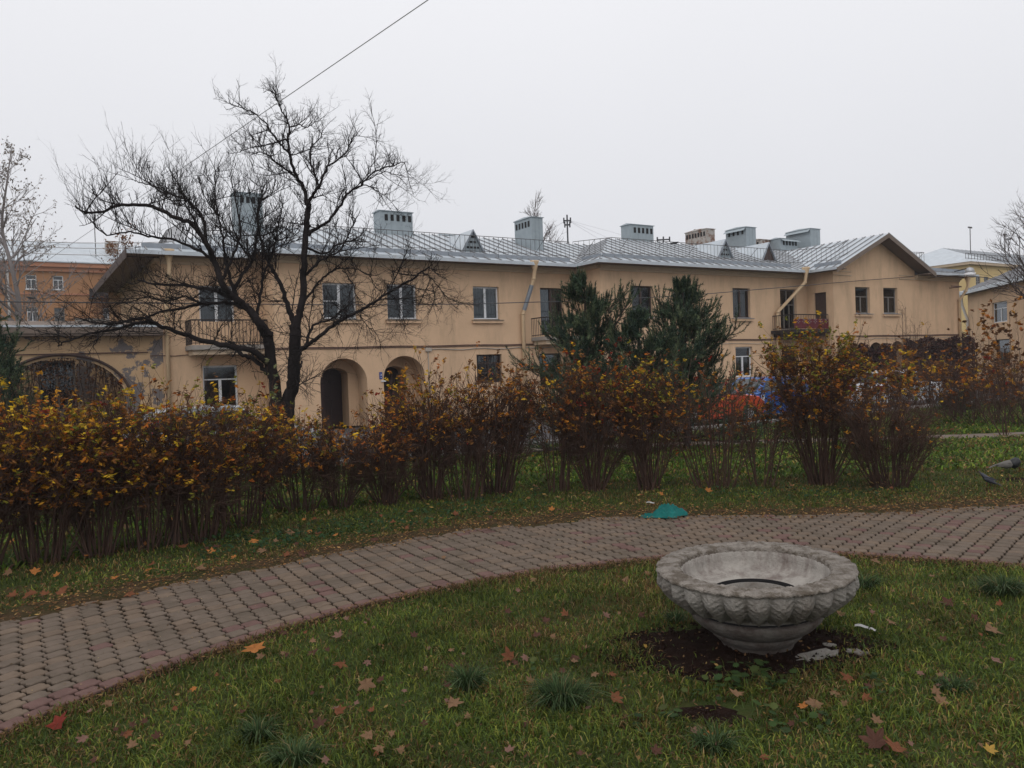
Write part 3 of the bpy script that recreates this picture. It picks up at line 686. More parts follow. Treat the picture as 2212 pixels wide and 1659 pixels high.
chimney(roofo, 43.3, 35.2, 1.7, .9, 7.6, 10.1, n=5, hood=True); chimney(roofo, 42.3, 36.0, .9, 1.0, 7.6, 10.1, face='side', n=3, mt='rusty_tin'); chimney(roofo, 45.6, 34.6, 1.0, 2.0, 7.2, 10.8, face='side', n=0, hood=True)
dormer(roofo, 17.2, 30.3, 7.25); dormer(roofo, 31.3, 28.9, 7.4); dormer(roofo, 34.6, 28.9, 7.42, slats=False, mt='brown_wood')
# downpipes
downpipe(H, [(19.35, 28.78, 6.72), (19.35, 28.82, 6.2), (19.33, 28.85, 5.95), (19.0, 29.3, 4.45), (19.0, 29.33, 0.1)], patch=[((19.27, 28.93, 5.68), (19.04, 29.25, 4.62))], r=.085)
downpipe(H, [(35.1, 26.98, 6.8), (35.1, 27.0, 6.3), (35.08, 27.05, 6.0), (33.55, 27.58, 4.5), (33.5, 27.6, .1)], r=.09)
downpipe(H, [(4.85, 30.5, 6.75), (4.85, 30.5, 6.2), (4.85, 30.6, 5.7), (4.75, 30.88, 4.6), (4.7, 30.88, .1)]); downpipe(H, [(47.8, 25.5, 6.6), (47.8, 25.5, 6.0), (47.75, 25.6, 5.7), (47.75, 25.98, 5.2), (47.75, 25.98, .1)])
# balconies
balcony(H, 5.35, 8.1, 29.85, YD, 3.3, 4.2); balcony(H, 19.5, 22.1, 28.35, YA, 3.42, 4.25, sides=(True, False))
balcony(H, 33.3, 36.1, 26.4, YB, 3.55, 4.3, panel='red_board', sides=(True, False))
# cables and boxes on the front
m = MB(); m.mt('cable')
def cable(s0, s1, y, z, sag=.02, r=.014):
    n = 14; m.tube([(s0 + (s1 - s0) * i / n, y - .03, z + sag * math.sin(i * 1.7) - .0) for i in range(n + 1)], r, 4)
for z, r in ((3.13, .018), (3.08, .014)): cable(8.2, 22.0, YA, z, .012, r); cable(22.15, 36.0, YB, z, .012, r); cable(36.15, 47.9, YC, z + .04, .01, r)
cable(4.15, 8.1, YD, 2.98)
m.mt('light_cable'); cable(14.4, 22.0, YA, 2.97, .03, .02); cable(22.2, 36.0, YB, 2.92, .03, .014); cable(36.2, 47.8, YC, 3.0, .02, .012)
m.tube([(14.4, YA - .03, 2.95), (14.4, YA - .03, .3)], .025, 4); m.box(14.28, 14.55, YA - .08, YA - .001, 2.9, 3.05)
m.build('wall_cable', None, H)
m = MB(); m.mt('cable'); m.box(45.9, 46.9, 25.4, 25.46, 5.9, 5.95); m.box(46.9, 46.95, 25.4, YC, 5.88, 5.93); m.build('wall_bracket', None, H)
m = MB(); m.mt('blue_sign'); m.box(12.24, 12.36, YA - .03, YA - .005, 1.84, 2.12); m.mt('sign_white')
m.box(12.28, 12.33, YA - .036, YA - .031, 2.03, 2.045); m.box(12.315, 12.33, YA - .036, YA - .031, 1.99, 2.03); m.box(12.28, 12.33, YA - .036, YA - .031, 1.985, 2.0)
m.box(12.28, 12.33, YA - .036, YA - .031, 1.90, 1.915)
o = m.build('house_number_plate', None, None); o.rotation_euler = (0, 0, TH); tag(o, 'small blue house number plate between the two arched doorways', 'sign')
o = tag(MB().mt('sign_white').box(12.3, 12.5, YA - .06, YA - .005, 1.74, 1.79).build('paper_notice', None, None), 'scrap of white paper stuck below the blue number plate', 'notice'); o.rotation_euler = (0, 0, TH)

# ---------------------------------------------------------------- garden wall with the big arch, left of the house
GW = framed('arched_wall', -1, YD); tag(GW, 'low ochre wall with a wide arch and peeling plaster joined to the house', 'wall')
m = MB(); m.mt('old_stucco')
wall(m, -9, 4.6, 0, 3.75, [Hh(-.55, 3.35, 0, 2.98, arch=True, ry=1.55, d=.45)], .45, Tf(YD + .05)); m.build('stucco_face', None, GW)
m = MB(); m.mt('cable'); n = 26; pts = []
for i in range(n + 1):
    t = math.pi * i / n; pts.append((1.4 - 2.12 * math.cos(t), YD - .0, 1.43 + 1.66 * math.sin(t)))
m.tube(pts, .055, 6); m.build('arch_moulding', 'brown_wood', GW)
m = MB(); m.mt('soffit'); m.box(-9.2, 4.55, YD - .5, YD + .06, 3.7, 3.78); m.mt('soffit'); m.hexa([(-9.2, YD - .55, 3.78), (4.55, YD - .55, 3.78), (4.55, YD + 1.1, 3.86), (-9.2, YD + 1.1, 3.86), (-9.2, YD - .55, 4.0), (4.55, YD - .55, 4.0), (4.55, YD + 1.1, 4.3), (-9.2, YD + 1.1, 4.3)])
m.mt('roof_tin'); m.box(-9.2, 4.55, YD - .57, YD - .54, 3.99, 4.06); m.build('coping', None, GW)
m = MB(); m.mt('old_stucco'); wall(m, -9, 4.1, 0, 3.75, [Hh(.75, 1.95, 1.1, 2.95)], .2, Tf(YD + 2.6)); m.build('inner_wall', None, GW)
window(GW, Tf(YD + 2.6), .75, 1.95, 1.1, 2.95, fm='grey_wood', style='T', curtain=False, sill=None, d=.05)
m = MB(); m.mt('cable'); m.tube([(-9, YD - .02, 3.05), (-2, YD - .02, 3.1), (4.1, YD - .02, 3.12)], .02, 4); m.build('wall_cable', None, GW)

# ---------------------------------------------------------------- neighbours
def simple_house(name, label, org, rz, boxes):  # own frame
    pass
# orange block, far left
OB = framed('orange_apartment_block', -8, 85); tag(OB, 'orange four-storey apartment block in the mist beyond the arched wall', 'apartment block')
m = MB(); m.mt('orange_stucco'); cols = [-12.0, -8.3, -4.7, -1.55, 1.27, 3.42]
cols = [-13.4, -9.6, -5.7, -1.95, 1.27, 3.42, 7.45, 11.2, 15, 18.8, 22.6]
levels = [2.0, 4.9, 7.9, 10.95][::-1]
oh = []
for c in cols:
    for z in (2.0, 4.95, 7.88, 10.85): oh.append(Hh(c, c + .85, z, z + 1.28))

wall(m, -30, 30, 0, 13.0, oh, .15, Tf(85)); m.face([(30, 85, 0), (30, 97, 0), (30, 97, 13), (30, 85, 13)])
m.build('front_wall', None, OB)
m = MB(); m.mt('orange_cornice'); m.box(-30, 30.3, 84.5, 85, 12.9, 13.3); m.box(-30, 30.2, 84.75, 85, 12.5, 12.9); m.box(-30, 30, 84.9, 84.999, 10.35, 10.5); m.mt('roof_tin'); m.box(-30, 30.4, 84.4, 84.6, 13.3, 13.4); m.build('cornice', None, OB)
orf = MB(); orf.mt('roof_tin'); orf.face([(-30, 84.4, 13.35), (30.4, 84.4, 13.35), (27, 91, 16.2), (-30, 91, 16.2)]); orf.face([(30.4, 84.4, 13.35), (30.4, 97.6, 13.35), (27, 91, 16.2)]); orf.face([(-30, 91, 16.2), (27, 91, 16.2), (30.4, 97.6, 13.35), (-30, 97.6, 13.35)])
orf = orf.build('roof', None, OB); orf['label'] = 'pale tin roof'
for s, w, h in ((-7.2, .9, 3.2), (-4.6, 1.2, 2.0), (8.2, 1.1, 1.0), (13, .9, .9)): tag(MB().mt('rusty_tin').box(s, s + w, 88 - .5, 88.6, 14.5, 15 + h).build('chimney', None, orf))
m = MB(); m.mt('rail_tin'); m.tube([(7.2, 86.5, 14), (7.2, 86.5, 17.4)], .04, 4); m.build('antenna', None, orf)
for i, c in enumerate(cols):
    for z in (2.0, 4.95, 7.88, 10.85):
        dark = (i * 7 + int(z)) % 5 == 2
        f = MB(); f.mt('grey_wood' if dark else 'pvc'); T = Tf(85); zt = z + 1.28
        for a, b2, q, r in ((c, c + .07, z, zt), (c + .78, c + .85, z, zt), (c + .07, c + .78, z, z + .07), (c + .07, c + .78, zt - .07, zt), (c + .4, c + .46, z + .07, z + .85), (c + .07, c + .78, z + .85, z + .92)): tbox(f, T, a, b2, .08, .12, q, r)
        tbox(f, T, c - .05, c + .9, -.08, .0, z - .08, z); fo = f.build('window', None, OB)
        p = MB(); p.mt('car_glass'); tbox(p, T, c + .05, c + .8, .11, .13, z + .05, zt - .05); p.build('pane', None, fo)
for s0, z in ((6.3, 10.0), (5.0, 7.2)):
    b = MB(); b.mt('concrete_slab' if z < 8 else 'iron'); b.box(s0, s0 + 2.9, 83.9, 85, z, z + .12); b.box(s0, s0 + 2.9, 83.9, 83.96, z + .12, z + .9)
    bo = b.build('balcony', None, OB)
    if z < 8:
        d = MB(); d.mt('dark')
        for k in range(4): d.box(s0 + .3 + k * .65, s0 + .5 + k * .65, 83.87, 83.89, z + .3, z + .7)
        d.build('openings', None, bo)
m = MB(); m.mt('white_pipe'); m.tube([(-.1, 84.7, 13.2), (-.1, 84.8, 12.2), (-.1, 84.85, 0)], .1, 8); m.build('downpipe', None, OB)
m = MB(); m.mt('white_pipe'); m.tube([(-7.4, 84.7, 13.2), (-7.4, 84.85, 0)], .1, 8); m.build('downpipe', None, OB)
# yellow block far right
YB2 = 54.0; sC = W(2093, 569, YB2)[0]
YW = framed('yellow_apartment_block', sC, YB2); tag(YW, 'distant yellow apartment block with hipped tin roof beyond the gabled wing', 'apartment block')
m = MB(); m.mt('yellow_stucco'); yh = []
for i, px in enumerate([(3300 + x / 2.779) / 1.8517 for x in (1700, 1790, 1912, 2020, 2125, 2230, 2330)]):
    s0 = W(px, 600, YB2)[0] - .5
    for z in (10.4, 7.4, 4.4): yh.append(Hh(s0, s0 + 1.1, z - .8, z + 1.2))
wall(m, sC, sC + 45, 0, 13.2, yh, .15, Tf(YB2)); m.face([(sC, YB2 + 14, 0), (sC, YB2, 0), (sC, YB2, 13.2), (sC, YB2 + 14, 13.2)]); m.build('front_wall', None, YW)
for h in yh:
    f = MB(); f.mt('grey_wood'); T = Tf(YB2)
    for q in ((h['a0'], h['a0'] + .08, h['z0'], h['z1']), (h['a1'] - .08, h['a1'], h['z0'], h['z1']), (h['a0'] + .5, h['a0'] + .57, h['z0'], h['z1']), (h['a0'], h['a1'], h['z1'] - .7, h['z1'] - .62)): tbox(f, T, q[0], q[1], .08, .11, q[2], q[3])
    fo = f.build('window', None, YW); p = MB(); p.mt('car_glass'); tbox(p, T, h['a0'], h['a1'], .12, .14, h['z0'], h['z1']); p.build('pane', None, fo)
m = MB(); m.mt('trim'); m.box(sC - .5, sC + 45, YB2 - .5, YB2, 13.0, 13.35); m.box(sC - .5, sC, YB2, YB2 + 14, 13.0, 13.35); m.build('cornice', None, YW)
rf = MB(); rf.mt('roof_tin').face([(sC - .6, YB2 - .6, 13.36), (sC + 45, YB2 - .6, 13.36), (sC + 40, YB2 + 7, 16.4), (sC + 6.5, YB2 + 7, 16.4)]); rf.face([(sC - .6, YB2 + 14.6, 13.36), (sC - .6, YB2 - .6, 13.36), (sC + 6.5, YB2 + 7, 16.4)])
rf.mt('roof_seam')
for i in range(30):
    a = sC + 6.8 + i * 1.1; rf.tube([(a, YB2 - .55, 13.42), (a, YB2 + 7, 16.44)], .03, 3)
rf = rf.build('roof', None, YW)
for i, a in enumerate((8, 17, 18, 21, 24.5)):
    m = MB(); m.mt('rail_tin'); h = (3.2, 2.8, 2.2, 2.6, 2.0)[i]; m.tube([(sC + a, YB2 + 4, 15), (sC + a, YB2 + 4, 15.6 + h)], .06, 4); m.box(sC + a - .45, sC + a + .45, YB2 + 3.95, YB2 + 4.05, 15.5 + h, 15.7 + h); m.build('antenna', None, rf)
railing(YW, [(sC, YB2 + .4, 13.8), (sC + 40, YB2 + .4, 13.8)], h=.7, every=.7, r=.03, legs=False)
# near neighbour on the right, side wall running towards us
NP, ND = Vector((35.3, 61.4, 0)), Vector((-.21, -.978, 0)).normalized()
NB = empty('neighbour_house', NP, math.atan2(ND.y, ND.x)); tag(NB, 'peach stucco neighbouring house behind sapling leaves at the right edge', 'house')
NI = Vector((-ND.y, ND.x, 0))
def WP(px, py):
    d = Vector(ray(px, py)); D = NI.dot(NP); k = D / NI.dot(Vector((d.x, d.y, 0))); p = d * k
    return (ND.dot(p - NP), EYE + p.z)
ev = [(WP(2142, 655), WP(2176, 694)), (WP(2148, 734), WP(2182, 790)), (WP(2230, 650), WP(2275, 694))]
holes = [Hh(a[0], c[0], c[1], a[1]) for a, c in ev]
T0 = Tf(0.0)
m = MB(); m.mt('stucco'); wall(m, 0, 22, 0, 6.55, holes, .25, T0); m.face([(0, 14, 0), (0, 0, 0), (0, 0, 6.55), (0, 14, 6.55)]); m.face([(22, 14, 0), (22, 0, 0), (22, 0, 6.55), (22, 14, 6.55)]); m.build('side_wall', None, NB)
for h, st in zip(holes, ('T', 'old', 'T')): window(NB, T0, h['a0'], h['a1'], h['z0'], h['z1'], fm='pvc' if st == 'T' else 'brown_wood', style=st, curtain=False, sill=None)
m = MB(); m.mt('soffit'); m.box(-.6, 22, -.6, 0, 6.5, 6.6); m.mt('roof_tin'); m.box(-.62, 22, -.63, -.6, 6.48, 6.7); m.build('eaves', None, NB)
ro = MB(); ro.mt('soffit').box(0, 22, .5, 13, 6.45, 6.5); ro = ro.build('roof', None, NB); ORG[ro.name] = (0, 0, 0)
roof_plane(ro, [(-.6, -.6, 6.68), (22, -.6, 6.68), (22, 7, 10.2), (7, 7, 10.2)], .7); roof_plane(ro, [(-.6, 14.6, 6.68), (-.6, -.6, 6.68), (7, 7, 10.2)], .7)
m = MB(); m.mt('rusty_tin'); m.box(5.2, 6.4, 2.2, 3.0, 8, 9.7); m.build('chimney', None, ro)
m = MB(); m.mt('white_pipe'); m.tube([(.0, -.45, 6.8), (0, -.45, 6.7), (0, -.45, 6.2), (.0, -.4, 5.7), (.15, -.1, 4.6), (.2, -.1, 0)], [.2, .2, .1, .1, .1, .1], 10, True); m.build('downpipe', None, NB, True)

# ---------------------------------------------------------------- wires, lamp, masts behind the roof
def wire(name, label, pts, r, m='wire', cat='wire', sag=0.0, n=18, group=None):
    b = MB(); A, B = Vector(pts[0]), Vector(pts[1])
    b.tube([A + (B - A) * (i / n) - Vector((0, 0, sag * 4 * (i / n) * (1 - i / n))) for i in range(n + 1)], r, 4)
    return tag(b.build(name, m), label, cat, group)
wire('overhead_wire', 'thin grey overhead wire rising steeply across the sky above the tree', [at(30, 612, 34), at(990, -45, 11)], .010, 'grey_wire')
p0 = W(-60, 650, 25.8); p1 = W(760, 658, 25.8); p2 = W(1300, 648, 25.9); p3 = (42.8, 6.25)
b = MB(); pts = []
for q in (p0, p1, W(1020, 656, 25.8), p2, W(1500, 637, 25.9), W(1700, 620, 26.0), W(1850, 607, 26.05), W(1968, 598, 26.08)): x, y = F(q[0], 25.95); pts.append((x, y, q[1]))
b.tube(pts, .016, 4); tag(b.build('facade_wire', 'wire'), 'dark wire strung across the house front towards the gabled wing', 'wire')
for i, (ya_, yb_) in enumerate(((516, 519), (527, 531), (541, 546))):
    wire('distant_wire', ('topmost', 'middle', 'lowest')[i] + ' of the three faint wires above the orange block', [at(-20, ya_, 70), at(420, yb_, 75)], .045, 'grey_wire', sag=.3, group='faint wires above the orange block')
wire('service_wire', 'wire from the eave lamp down towards the neighbouring house', [at(1990, 604, 46), at(2240, 632, 40)], .02, sag=-.5)
L0 = at(2095, 590, 44.5)
lm = empty('eave_lamp', L0); tag(lm, 'round white lamp mounted at the right end of the eaves', 'lamp')
MB().mt('lamp_glass').lathe([(.001, -.22), (.24, -.16), (.30, 0), (.22, .02)], 14).build('lamp_shade', None, lm, True)
MB().mt('rim').lathe([(.22, .02), (.25, .1), (.16, .28), (.001, .34)], 14).build('lamp_cap', None, lm, True)
MB().mt('iron').tube([(0, 0, .3), (-.7, .3, .15)], .03, 5).build('bracket', None, lm)
def mast(name, label, px, ytop, ybot, Y, cross, guys):
    a, t = at(px, ybot, Y), at(px, ytop, Y); o = empty(name, (a[0], Y, 0)); tag(o, label, 'mast', 'masts and antennas behind the roof')
    b = MB(); h = t[2]; b.tube([(0, 0, 0), (0, 0, h)], .05, 5); b.build('pole', 'wire', o)
    c = MB()
    for dz, w in cross: c.box(-w, w, -.04, .04, h - dz - .04, h - dz + .04); c.box(w - .04, w + .04, -.04, .04, h - dz - .15, h - dz + .18); c.box(-w - .04, -w + .04, -.04, .04, h - dz - .15, h - dz + .18)
    c.build('crossbar', 'wire', o)
    for dx, dz in guys: MB().tube([(0, 0, h - .3), (dx, .5, h - dz)], .014, 3).build('guy_wire', 'grey_wire', o)
mast('roof_mast', 'tall dark mast with guy wires beside the bare treetop behind the roof', 1227, 464, 530, 48, [(.35, .2), (.6, .15)], [(9, 3.0), (5, 2.6), (-4, 2.4), (2.5, 1.8)])
mast('forked_antenna', 'small forked antenna right of the middle chimney', 1434, 511, 545, 52, [(.2, .4), (.6, .28)], [(.5, 1)])
mast('thin_mast', 'thin plain mast between the middle and rusty chimneys', 1503, 498, 545, 55, [(.1, .05)], [(3, 2.2), (-2.5, 2.1)])

# ---------------------------------------------------------------- woody plants
def jit(k): return Vector((rnd(-k, k), rnd(-k, k), rnd(-k, k)))
def shoot(m, p, d, L, r, n=4, wob=.25, sides=3, up=0.0, kids=0, kl=.5, ka=.7, c=None, tips=None, depth=0, taper=.35):
    pts = [Vector(p)]; dd = Vector(d).normalized(); q = Vector(p)
    for i in range(n):
        dd = (dd + jit(wob) + Vector((0, 0, up))).normalized(); q = q + dd * (L / n); pts.append(q.copy())
    m.tube(pts, [r * (1 - (1 - taper) * i / n) for i in range(n + 1)], sides, c=c)
    if tips is not None: tips.append((pts[-1], dd.copy()))
    for i in range(kids):
        t = rnd(.25, .98) * n; k = min(n - 1, int(t)); b = pts[k] + (pts[k + 1] - pts[k]) * (t - k)
        kd = ((pts[k + 1] - pts[k]).normalized() + jit(1).normalized() * ka).normalized()
        shoot(m, b, kd, L * kl * rnd(.6, 1.2), r * .55, max(2, n - 1), wob, sides, up, kids // 2 if depth > 0 else 0, kl, ka, c, tips, depth - 1, taper)
    return pts
def smooth_line(pts, sub=4):
    P = [Vector(p) for p in pts]; out = []
    for i in range(len(P) - 1):
        a, b, c, d = P[max(i - 1, 0)], P[i], P[i + 1], P[min(i + 2, len(P) - 1)]
        for k in range(sub):
            t = k / sub; out.append(.5 * ((2 * b) + (-a + c) * t + (2 * a - 5 * b + 4 * c - d) * t * t + (-a + 3 * b - 3 * c + d) * t ** 3))
    out.append(P[-1]); return out
# the big bare tree
random.seed(5)
TY = 16.5
TR = empty('bare_tree', (at(612, 900, TY)[0], TY, 0)); ORG[TR.name] = (TR.location.x, TY, 0)
tag(TR, 'large bare two-trunked tree with tangled twigs in front of the house', 'tree')
LT, RT, TW = MB(), MB(), MB()
segs = []
def limb(m, pts, r0, r1, y0, y1, sides=9, base=False):
    k_ = (.74 if m is RT else .62) if base else .64; r0 *= k_; r1 *= k_ if r1 > .02 else .9
    n = len(pts); P = []
    for i, (px, py) in enumerate(pts): P.append(at(px, py, TY + y0 + (y1 - y0) * i / (n - 1) + rnd(-.08, .08)))
    if base: P = [(P[0][0] - (0.0), P[0][1], -.05)] + P
    L = smooth_line(P, 5); k = len(L)
    L = [q + (jit(.018) if 0 < i < k - 1 else Vector((0, 0, 0))) for i, q in enumerate(L)]
    R = [(r0 + (r1 - r0) * (i / (k - 1)) ** .8) for i in range(k)]
    if base: R[0] *= 1.35; R[1] *= 1.2; R[2] *= 1.08
    m.tube(L, R, sides); segs.append((L, R)); return L
# left trunk and its limbs
limb(LT, [(601, 902), (595, 843), (586, 785), (581, 736), (574, 718)], .215, .165, 0, -.1, 11, True)
limb(LT, [(574, 722), (562, 702), (545, 678), (522, 655), (500, 640), (478, 610), (462, 565), (448, 530), (420, 487), (381, 471), (327, 447), (264, 444), (213, 459), (180, 458), (163, 445)], .15, .016, -.1, -1.6)
limb(LT, [(520, 655), (500, 612), (488, 560), (478, 500), (467, 430), (463, 360)], .07, .01, -.2, .5, 7)
limb(LT, [(500, 640), (520, 600), (545, 560), (555, 510), (560, 450), (572, 400)], .07, .012, -.2, 1.0, 7)
limb(LT, [(462, 565), (430, 540), (380, 520), (330, 512), (280, 500), (230, 508), (200, 480)], .055, .01, -.6, -1.2, 7)
limb(LT, [(448, 530), (440, 480), (415, 440), (385, 425), (345, 412), (318, 398), (292, 392)], .06, .008, -.8, -1.0, 7)
limb(LT, [(535, 665), (500, 642), (459, 628), (405, 617), (342, 615), (298, 605)], .085, .02, -.15, .6, 7)
limb(LT, [(540, 672), (500, 655), (460, 655), (397, 664), (342, 676), (300, 690), (240, 700)], .075, .012, -.1, -1.4, 7)
limb(LT, [(585, 790), (567, 775), (545, 757), (500, 750), (437, 735), (400, 722), (350, 706), (322, 694), (290, 700), (255, 712), (205, 718), (150, 735), (125, 748)], .115, .014, -.05, -1.8)
limb(LT, [(350, 706), (310, 686), (270, 694), (220, 700), (180, 690)], .045, .01, -1.0, -2.2, 6)
limb(LT, [(590, 815), (572, 800), (548, 775), (520, 765), (505, 740)], .09, .05, 0, .4, 8)
limb(LT, [(567, 700), (579, 716), (588, 722)], .1, .085, -.1, -.15, 9)
limb(LT, [(430, 655), (400, 640), (360, 650), (320, 640), (280, 655)], .04, .008, -.6, -1.5, 6)
limb(LT, [(556, 692), (562, 640), (572, 590), (590, 545), (600, 490), (612, 440)], .06, .01, 0, 1.2, 7)
limb(LT, [(545, 560), (520, 530), (492, 500), (478, 470), (445, 430), (430, 385)], .04, .008, .3, .9, 6)
limb(LT, [(430, 495), (405, 450), (390, 410), (372, 380)], .03, .006, -1.0, -.6, 5)
limb(LT, [(570, 545), (600, 520), (640, 505), (655, 470)], .03, .006, .6, 1.4, 5)
limb(LT, [(478, 610), (500, 560), (520, 500), (510, 440), (500, 380)], .06, .008, -.3, -.2, 7)
# right trunk
limb(RT, [(622, 905), (624, 865), (633, 835), (634, 800), (636, 765), (637, 728), (637, 705)], .20, .155, .15, .1, 11, True)
limb(RT, [(637, 708), (628, 680), (618, 648), (605, 610), (585, 580), (570, 540), (558, 490), (560, 440), (577, 405)], .105, .012, .1, .9, 8)
limb(RT, [(636, 712), (646, 680), (653, 648), (656, 600), (657, 560), (661, 500), (667, 450), (664, 435)], .13, .085, .1, .2, 9)
limb(RT, [(667, 448), (655, 405), (643, 385), (628, 345), (622, 303), (625, 276), (613, 246), (600, 222), (594, 205)], .075, .008, .2, -.4, 7)
limb(RT, [(664, 440), (676, 418), (688, 405), (705, 365), (717, 354), (745, 333), (762, 300), (772, 290)], .06, .008, .2, -.5, 7)
limb(RT, [(688, 405), (681, 375), (670, 350), (672, 320), (690, 300), (700, 275)], .045, .007, .1, .6, 6)
limb(RT, [(643, 385), (612, 362), (590, 345), (565, 330), (540, 335)], .04, .008, .1, -.9, 6)
limb(RT, [(624, 330), (600, 305), (582, 282), (576, 268), (556, 250), (530, 235), (500, 225), (493, 212)], .042, .006, 0, -.5, 6)
limb(RT, [(622, 300), (595, 308), (560, 316), (530, 322), (510, 330), (490, 328)], .03, .006, 0, .5, 6)
limb(RT, [(625, 276), (645, 270), (665, 274), (685, 262), (695, 255)], .026, .005, -.2, -.6, 5)
limb(RT, [(606, 232), (595, 205), (582, 196), (568, 200)], .02, .005, -.3, -.3, 5)
limb(RT, [(661, 510), (680, 495), (705, 480), (733, 448), (753, 416), (780, 400), (811, 370), (850, 358), (875, 352), (886, 408)], .065, .006, .2, -.6, 7)
limb(RT, [(780, 400), (815, 408), (820, 430), (828, 448)], .022, .005, -.2, -.2, 5)
limb(RT, [(790, 390), (830, 372), (862, 385), (885, 405)], .02, .004, -.3, -.7, 5)
limb(RT, [(662, 535), (700, 548), (733, 526), (760, 520), (800, 522)], .045, .008, .2, .9, 6)
limb(RT, [(656, 598), (672, 582), (690, 566), (712, 552), (735, 540), (760, 495), (770, 470)], .055, .01, .2, -.8, 7)
limb(RT, [(655, 650), (678, 625), (697, 602), (714, 588), (737, 580), (774, 583), (800, 600), (812, 630)], .045, .008, .1, .8, 7)
limb(RT, [(740, 584), (760, 610), (770, 640), (790, 660)], .022, .006, .5, .9, 5)
limb(RT, [(640, 772), (650, 755), (661, 749), (690, 727), (729, 698), (778, 671), (808, 653), (842, 631), (889, 604), (912, 586), (928, 578)], .088, .022, .1, -.7, 8)
limb(RT, [(912, 588), (930, 600), (948, 620), (965, 640), (985, 652), (994, 657)], .022, .005, -.7, -.9, 5)
limb(RT, [(935, 612), (938, 640), (935, 660), (925, 680)], .014, .004, -.8, -.8, 4)
limb(RT, [(658, 750), (672, 715), (682, 700), (712, 690), (740, 672), (755, 655)], .055, .016, .1, .7, 7)
limb(RT, [(652, 780), (647, 800), (640, 835), (655, 825), (690, 812)], .035, .008, .1, -.5, 6)
limb(RT, [(842, 631), (862, 660), (866, 690), (880, 715)], .02, .005, -.5, -.9, 5)
limb(RT, [(770, 675), (790, 700), (812, 720), (822, 755)], .018, .005, -.4, -.8, 5)
limb(RT, [(855, 620), (850, 590), (870, 575), (890, 560)], .016, .004, -.5, -.9, 5)
for L, R in list(segs):   # secondary boughs fill the crown between the main limbs
    k = len(L); acc = rnd(0, .3)
    for i in range(3, k):
        acc += (L[i] - L[i - 1]).length
        if R[i] > .06 or acc < .34: continue
        acc = rnd(-.08, .08); q = L[i]; d = (L[i] - L[i - 1]).normalized(); hi = q.z > 6.4
        ln = rnd(.35, .7) if hi else rnd(.6, 1.25); r2 = min(.013, R[i] * .7); dd = d * rnd(.3, .8) + jit(.9) + Vector((0, 0, rnd(-.25, .55)))
        if q.z > 5.4 and q.x < at(560, 500, TY)[0]: dd.z = min(dd.z, .25)
        p2 = shoot(TW, q, dd, ln, r2, 6, .2, 4, .04); segs.append((p2, [r2 * (1 - .6 * t / 6) for t in range(7)]))
for L, R in segs:
    k = len(L); acc = rnd(0, .1)
    for i in range(1, k):
        sl_ = (L[i] - L[i - 1]).length; acc += sl_
        rr = R[i]
        if rr > .085: continue
        gap = .062 if rr < .035 else .085
        while acc > gap:
            acc -= gap * rnd(.7, 1.3); q = L[i - 1] + (L[i] - L[i - 1]) * random.random(); d = (L[i] - L[i - 1]).normalized()
            upw = .9 if q.z > 4.2 else .25
            if q.z > 6.6: lg = rnd(.15, .45)
            elif q.z > 4.0: lg = (rnd(.15, .5) if random.random() < .85 else rnd(.5, .9)) if q.x < at(600, 500, TY)[0] else rnd(.15, .45)
            else: lg = rnd(.2, .6)
            dd = d * rnd(.1, .6) + jit(.5) + Vector((0, 0, rnd(.5, 1.4))) if (4.2 < q.z < 6.6 and q.x < at(600, 500, TY)[0]) else d * rnd(.2, .8) + jit(.75) + Vector((0, 0, upw * rnd(.0, 1)))
            shoot(TW, q, dd, lg, min(.0085, rr * .8 + .001) * rnd(.7, 1.1), 3, .24, 3, .08 if q.z > 4 else -.02, kids=random.choice((2, 3, 4, 5)), kl=.42, ka=.8, depth=1)
lt = LT.build('trunk', 'bark', TR, True); rt = RT.build('trunk', 'bark', TR, True); tw = TW.build('twigs', 'bark', TR); tw['kind'] = 'stuff'
lt['label'] = 'left trunk and its limbs'; rt['label'] = 'right trunk and its limbs'
print('tree twig faces', len(TW.f))

def bare_tree(name, label, px, ytop, Y, spread, mname, levels=4, n0=7, seed=1, group=None, r=.12, crown0=.35, leafcol=None):
    random.seed(seed); t = at(px, ytop, Y); o = empty(name, (t[0], Y, 0)); tag(o, label, 'tree', group)
    tr, tw = MB(), MB(); h = t[2]; pts = [Vector((rnd(-.1, .1) * i, rnd(-.1, .1) * i, h * i / 7)) for i in range(8)]
    tr.tube(smooth_line(pts, 3), [r * (1 - .9 * i / 21) for i in range(22)], 6); tips = []
    for i in range(n0 * 3):
        f = crown0 + (.97 - crown0) * (i / (n0 * 3)); k = min(6, int(f * 7)); q = pts[k] + (pts[k + 1] - pts[k]) * (f * 7 - k)
        a = rnd(0, 6.28); L = spread * (1.15 - f) * rnd(.8, 1.25) + .4
        shoot(tr, q, (math.cos(a), math.sin(a), rnd(.6, 1.5)), L, r * .35 * (1.2 - f), 6, .18, 4, .06)
        shoot(tw, q, (math.cos(a), math.sin(a), rnd(.6, 1.5)), L, r * .3 * (1.2 - f), 5, .2, 3, .07, kids=9, kl=.5, ka=.75, tips=tips, depth=levels - 2)
    tr.build('trunk', mname, o); q = tw.build('crown', mname, o); q['kind'] = 'stuff'
    if leafcol:
        lf = MB()
        for p, d in tips:
            if random.random() < .55: leafq(lf, p + jit(.06), .09, vary(random.choice(leafcol)))
        z = lf.build('leaves', 'leaf', o); z['kind'] = 'stuff'
